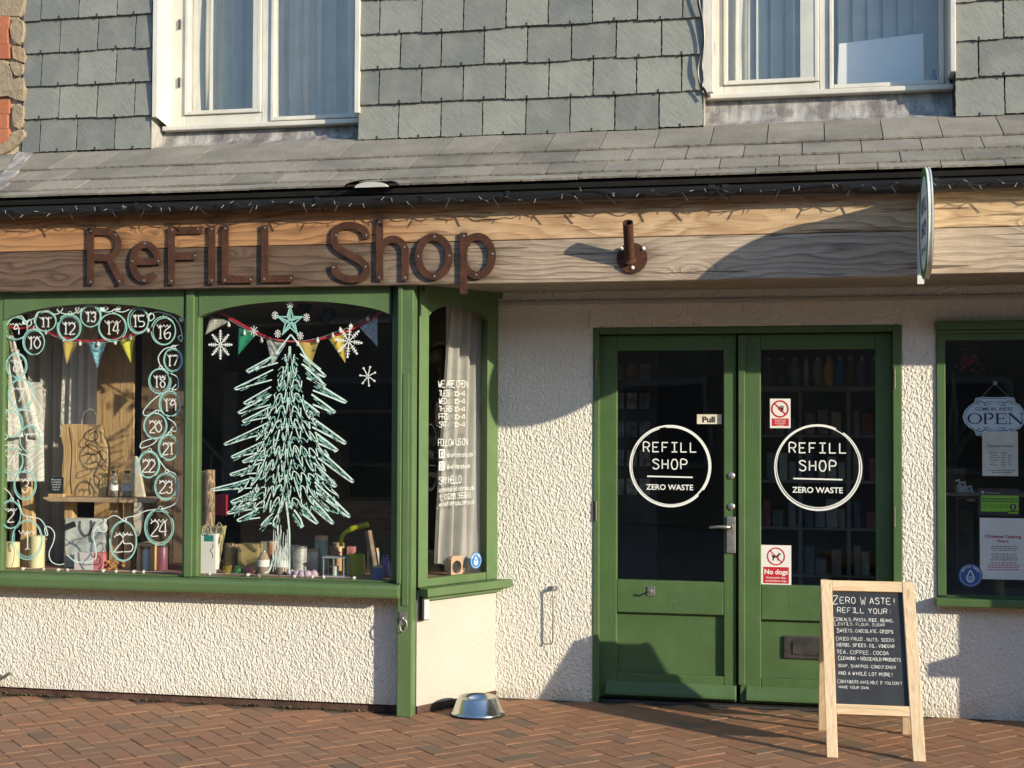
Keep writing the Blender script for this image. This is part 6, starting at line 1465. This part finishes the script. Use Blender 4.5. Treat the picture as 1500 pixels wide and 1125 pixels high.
for i in range(1, 5):
    for (ua, ub) in ((1102, 1168), (1176, 1240), (1247, 1308)):
        u = ua+3; gk = 0
        while u < ub-10:
            w_ = ir.uniform(9, 17); h = ir.uniform(.10, .19); cn, c = ir.choice([('pale grey', (.42, .40, .35)), ('brown', (.35, .30, .24)), ('dark green', (.16, .2, .18)), ('red', (.32, .08, .07)), ('mauve', (.3, .28, .3)), ('cream', (.5, .46, .36)), ('navy', (.10, .13, .2))]); gk += 1
            yy = ysf+.03; m = MB(); m.box(X(u, yy), X(min(u+w_, ub-2), yy), yy, yy+.12, zs_[i]+.001, zs_[i]+h)
            single(m, 'goods_box', simple('goods%d' % gi, c, .7, .3, 14), '%s packet, %s in the %s bay, %s shelf under the drink bottles' % (cn, ['first', 'second', 'third', 'fourth', 'fifth', 'sixth', 'seventh'][gk-1], {1102: 'left', 1176: 'middle', 1247: 'right'}[ua], ['', 'first', 'second', 'third', 'fourth'][i]), 'packet', 'goods on the shelves', bevel=.002); gi += 1; u += w_+ir.uniform(1, 9)
pr = thing('card_rack', 'dim rack of greetings cards behind the left door glass', 'rack', (X(930, .9), .9, 0)); m = MB(); m.box(X(893, .9), X(962, .9), .92, .94, 0, Z(930, 500, .9)); m.build('back', simple('rack_black', (.04, .035, .03), .8), pr)
for i in range(3):
    for j in range(5):
        a, b = W(906+i*19, 545+j*42, .9); m = MB(); m.box(a-.03, a+.035, .895, .90, b-.05, b+.05); m.build('card', simple('card%d%d' % (i, j), ir.choice([(.25, .23, .19), (.14, .16, .17), (.2, .13, .08), (.28, .27, .24)]), .7, .6, 22), pr)
# ---------------- right-hand window
yg2 = .031; gR = YP(yg2-.001+.015)
t = thing('open_sign', 'pale blue scalloped sign reading COME IN, WE\'RE OPEN hanging in the right window', 'sign', gR.pt(*gR.px(1457, 610)))
q = [(1457, 582), (1478, 581.5), (1486, 583), (1488, 590), (1494, 593), (1500, 602), (1504, 611), (1500, 620), (1494, 628), (1488, 630), (1486, 637), (1478, 639), (1457, 638.5), (1438, 639), (1430, 638), (1427, 630), (1420, 627), (1413, 619), (1410, 611), (1413, 602), (1420, 594), (1427, 590), (1429, 583), (1438, 581.5)]
m = MB(); m.prism(gR, gR.pxs(q), -.006, .0); m.build('plaque', simple('pale_blue_board', (.56, .66, .74), .5, .05), t, bevel=.0015)
m = MB(); cq = gR.px(1457, 610); qq = [((p[0]-cq[0])*.94+cq[0], (p[1]-cq[1])*.93+cq[1]) for p in gR.pxs(q)]; m.rib(gR, qq, .0022, .0003, .0012, True)
for s_ in (-1, 1):
    for s2 in (-1, 1):
        f_ = lambda u, v: (cq[0]+s_*u*.0036, cq[1]+s2*v*.0036)
        m.rib(gR, spl([f_(1, 21), f_(8, 22), f_(14, 20), f_(20, 23), f_(25, 21), f_(23, 18), f_(19, 20)], 4), .004, .0003, .0012, taper=True); m.rib(gR, spl([f_(4, 20), f_(9, 17), f_(15, 17), f_(12, 20)], 4), .003, .0003, .0012, taper=True)
a, b = gR.px(1456, 601.5)
m.text(gR, "COME IN, WE'RE", a, b, .026, .0012, .004)
def serif(ch, x, b, w_, h):
    T, t_ = .011, .0035
    if ch == 'O': 
        for k in range(40):
            a0_, a1_2 = 2*math.pi*k/40, 2*math.pi*(k+1)/40
            pa = [(x+w_/2+w_/2*math.cos(z), b+h/2+h/2*math.sin(z)) for z in (a0_, a1_2)]; pi_ = [(x+w_/2+(w_/2-T)*math.cos(z), b+h/2+(h/2-t_)*math.sin(z)) for z in (a0_, a1_2)]
            m.prism(gR, [pa[0], pa[1], pi_[1], pi_[0]], .0003, .0012)
        return
    L = lambda p, w2: m.rib(gR, p, w2, .0003, .0012)
    if ch in 'PE': L([(x+.008, b), (x+.008, b+h)], T); L([(x, b+t_/2), (x+.02, b+t_/2)], t_)
    if ch == 'P': L([(x, b+h-t_/2), (x+w_*.55, b+h-t_/2)], t_); L([(x+.008, b+h*.47), (x+w_*.55, b+h*.47)], t_); L([(x+w_*.55+.012*math.cos(z)*1.3, b+h*.73+h*.245*math.sin(z)) for z in [math.pi/2-math.pi*k/12 for k in range(13)]], T*.8)
    if ch == 'E': L([(x, b+h-t_/2), (x+w_*.9, b+h-t_/2)], t_); L([(x, b+t_/2), (x+w_*.95, b+t_/2)], t_); L([(x+.008, b+h*.52), (x+w_*.7, b+h*.52)], t_); L([(x+w_*.88, b+h), (x+w_*.88, b+h*.78)], t_); L([(x+w_*.93, b), (x+w_*.93, b+h*.24)], t_); L([(x+w_*.7, b+h*.4), (x+w_*.7, b+h*.64)], t_)
    if ch == 'N': L([(x+.006, b), (x+.006, b+h)], t_); L([(x+.004, b+h), (x+w_-.006, b)], T); L([(x+w_-.006, b), (x+w_-.006, b+h)], t_); L([(x-.004, b+h-.002), (x+.014, b+h-.002)], t_); L([(x-.004, b+.002), (x+.016, b+.002)], t_); L([(x+w_-.016, b+h-.002), (x+w_+.004, b+h-.002)], t_)
a, b = gR.px(1417, 621); wl = .071
for i, ch in enumerate('OPEN'): serif(ch, a+[0, .084, .146, .212][i], b, [.076, .055, .058, .072][i], .058)
m.build('lettering', simple('navy_print', (.015, .018, .06), .5), t)
m = MB(); m.tube([gR.pt(*gR.px(1438, 582), -.003), gR.pt(*gR.px(1457, 561), -.003), gR.pt(*gR.px(1478, 582), -.003)], .0014, 5); m.build('cord', simple('grey_cord', (.3, .3, .3), .8), t)
m = MB(); a, b = gR.px(1457, 561); m.lathe((a, .0262, b), [(.012, 0), (.009, .006), (0, .008)], 14, (0, 1, 0)); single(m, 'suction_hook', m_glassobj('clear_plastic', (.6, .6, .6), .4), 'clear suction hook holding the cord of the open sign', 'hook', smooth='auto')
gP = YP(.0268)
gP = Pl((0, .0275, 0), (1, 0, 0), (0, 0, 1))
def lines(m, pl, u0, u1, v, n, dv, hpx, cen=True):
    for i in range(n):
        w_ = (u1-u0)*ir.uniform(.72, 1); uc = (u0+u1)/2; u = uc-w_/2
        while u < uc+w_/2:
            l = ir.uniform(2, 6); rect(m, pl, u, v+i*dv, min(u+l, uc+w_/2), v+i*dv+hpx); u += l+1.2
t = sticker('opening_hours', 'cream Opening Hours paper taped under the open sign', 'notice', gP, 1439, 632, 1491, 697, simple('cream_paper', (.62, .62, .54), .7))
m = MB(); a, b = gP.px(1465, 655); m.text(gP, 'Opening Hours', a, b, .021, .0014, .02); m.build('title', simple('grey_green_ink', (.12, .20, .14), .6), t)
m = MB()
for i, (d, h) in enumerate((('Monday', 'closed'), ('Tuesday', '10am - 4pm'), ('Wednesday', '10am - 4pm'), ('Thursday', '10am - 4pm'), ('Friday', '10am - 4pm'), ('Saturday', '10am - 4pm'))):
    a, b = gP.px(1450, 664+i*3.5); m.text(gP, d, a, b, .0115, .0012, .008, 'LEFT'); a, b = gP.px(1466, 664+i*3.5); m.text(gP, h, a, b, .0115, .0012, .008, 'LEFT')
lines(m, gP, 1447, 1487, 688.5, 2, 3, 1.0); m.build('print', simple('dark_ink_soft', (.06, .06, .06), .6), t)
t = sticker('hygiene_sticker', 'black and lime FOOD HYGIENE RATING sticker with the 5 marked', 'sticker', gP, 1433.5, 716, 1493, 755, INK)
m = MB(); rect(m, gP, 1437, 726, 1492, 749); rect(m, gP, 1477, 748, 1492, 752); m.build('lime_panel', LIMEP, t)
m = MB(); a, b = gP.px(1464.5, 732.5); m.text(gP, 'FOOD HYGIENE RATING', a, b, .0165, .0018, .03); rect(m, gP, 1437.5, 734.6, 1491.5, 735.1, .0015, .0018)
for i in range(5):
    c = gP.px(1442.5+i*7.9, 741.5); m.rib(gP, ell(*c, .0105, .0105, 16), .0018, .0015, .0018, True); m.text(gP, str(i), c[0], c[1]-.0055, .015, .0018, .01)
c = gP.px(1484, 742.5); m.prism(gP, ell(*c, .017, .017, 24), .0015, .0019); m.build('print', INK, t)
m = MB(); m.text(gP, '5', c[0], c[1]-.009, .026, .0024, .02); a, b = gP.px(1446, 722.5); m.text(gP, 'Food Standards Agency', a+.03, b, .008, .0014); m.rib(gP, ell(*gP.px(1439.5, 721), .006, .006, 10), .003, .0012, .0015, True); m.build('white_print', PAPER, t)
t = sticker('christmas_notice', 'white Christmas Opening Hours notice with red lettering', 'notice', gP, 1435.5, 759.5, 1503, 848)
m = MB()
for tx, vv in (('Christmas Opening', 788), ('Hours', 794.5)): a, b = gP.px(1469, vv); m.text(gP, tx, a, b, .0235, .0016, .03)
lines(m, gP, 1445, 1495, 824, 4, 3.3, 1.2); m.build('red_print', simple('crimson_ink', (.40, .03, .08), .6), t)
m = MB(); lines(m, gP, 1450, 1492, 800, 3, 2.9, 1.0); lines(m, gP, 1450, 1492, 811, 4, 2.9, 1.0); m.build('dark_print', IRON, t)
drop_sticker(gP, gP.px(1421.5, 843), .062, 'round dark blue water drop sticker at the foot of the right window', simple('deep_blue_print', (.02, .09, .34), .4, .08, 10))
LEAF = simple('dark_leaf', (.06, .10, .05), .5, .4, 20)
pt_ = thing('pot_plant', 'dim plant with long arching leaves at the left of the right window', 'plant', (X(1392, .3), .3, Z(1392, 690, .3))); m = MB()
for k in range(11):
    yy = .42+ir.uniform(0, .12); b = V((X(1388+ir.uniform(0, 12), yy), yy, Z(1390, 690, yy))); l = ir.uniform(.25, .55); a = ir.uniform(-.1, 1.1)
    pts = [b+V((math.sin(a*t_)*l*t_*.8+.0, -.03*t_, l*t_*(1.15-.55*t_*a))) for t_ in [i/8 for i in range(9)]]
    wv = V((0.3, .9, 0)).normalized()
    vs = []
    for i, p in enumerate(pts): w_ = .012*math.sin(math.pi*(.1+.88*i/8)); vs += [p-wv*w_+V((-.6*w_, 0, 0)), p+wv*w_+V((.6*w_, 0, 0))]
    m.add(vs, [(2*i, 2*i+1, 2*i+3, 2*i+2) for i in range(8)])
m.build('leaves', LEAF, pt_, smooth=True); m = MB(); m.lathe((X(1394, .43), .43, Z(1392, 690, .3)-.11), [(0, 0), (.06, 0), (.075, .12), (.066, .12), (0, .10)], 20); m.build('pot', simple('clay_pot', (.12, .08, .06), .8), pt_, smooth='auto')
zsh2 = Z(1392, 690, .3)-.11
m = MB(); m.box(X(1386, .1)-.05, X(1386, .1)+.9, .14, .5, zsh2-.02, zsh2-.001); m.box(X(1386, .1)-.05, X(1386, .1)+.9, .14, .5, Z(1400, 868, .2)-.03, Z(1400, 868, .2)); m.build('window_shelf', simple('dark_shelf', (.10, .085, .07), .7), B)
zw = Z(1400, 868, .2)
for k, (u, v, s_) in enumerate(((1405, 703, 1.0), (1413, 706, 1.0), (1422, 712, 1.25))):
    yy = .22+k*.0; x = X(u, yy); t = thing('pump_bottle', ['leftmost', 'middle', 'rightmost and largest'][k]+' of three white pump bottles in the right window', 'bottle', (x, yy, Z(u, v+22, yy)), 'white pump bottles'); m = MB(); zb2 = Z(u, v+22, yy)
    m.lathe((x, yy, zb2), [(0, 0), (.02*s_, 0), (.02*s_, .045), (.008, .058), (.006, .07)], 14); m.build('body', simple('white_plastic%d' % k, (.55, .55, .52), .4), t, smooth='auto'); m = MB(); m.tube([V((x, yy, zb2+.07)), V((x, yy, zb2+.082)), V((x-.02, yy-.01, zb2+.078))], .005, 6); m.build('pump', PAPER, t)
m = MB(); m.box(X(1398, .22), X(1435, .22), .16, .28, Z(1410, 727, .22)-.012, Z(1410, 727, .22)-.0005)
for k in (0, 1): m.box(X(1399+k*33, .22), X(1401+k*33, .22), .17, .27, zw, Z(1410, 727, .22)-.012)
single(m, 'bottle_stand', simple('dark_stand', (.06, .05, .045), .6), 'dark stand carrying the three white pump bottles', 'stand')
m = MB(); yy = .4
for k in range(46):
    a, b = ir.gauss(0, .028), ir.gauss(0, .03); x, z = X(1418, yy)+a, Z(1418, 529, yy)+b; m.lathe((x, yy+ir.uniform(-.03, .03), z), [(0, -.006), (.007, -.003), (.010, 0), (.006, .005), (0, .006)], 7)
single(m, 'pink_flowers', simple('magenta_petal', (.40, .03, .16), .8, .3, 60), 'cluster of magenta dried flowers hanging high in the right window', 'flowers', smooth=True)
m = MB(); yy = .35; q0, q1 = W(1388, 868, yy), W(1426, 748, yy); m.box(q0[0], q1[0], yy, yy+.2, zw, q1[1]); single(m, 'wooden_crate', simple('dark_crate', (.06, .05, .04), .8, .4, 10), 'dark crate low in the right window behind the blue sticker', 'crate')
m = MB(); m.lathe((X(1462, .2), .2, zw+.03), [(0, -.03), (.05, -.022), (.075, 0), (.05, .024), (0, .03)], 20, (1, 0, .05)); single(m, 'bread_loaf', simple('tan_cloth', (.28, .19, .10), .8, .3, 20), 'rounded tan bundle lying below the Christmas notice', 'bundle', smooth=True)
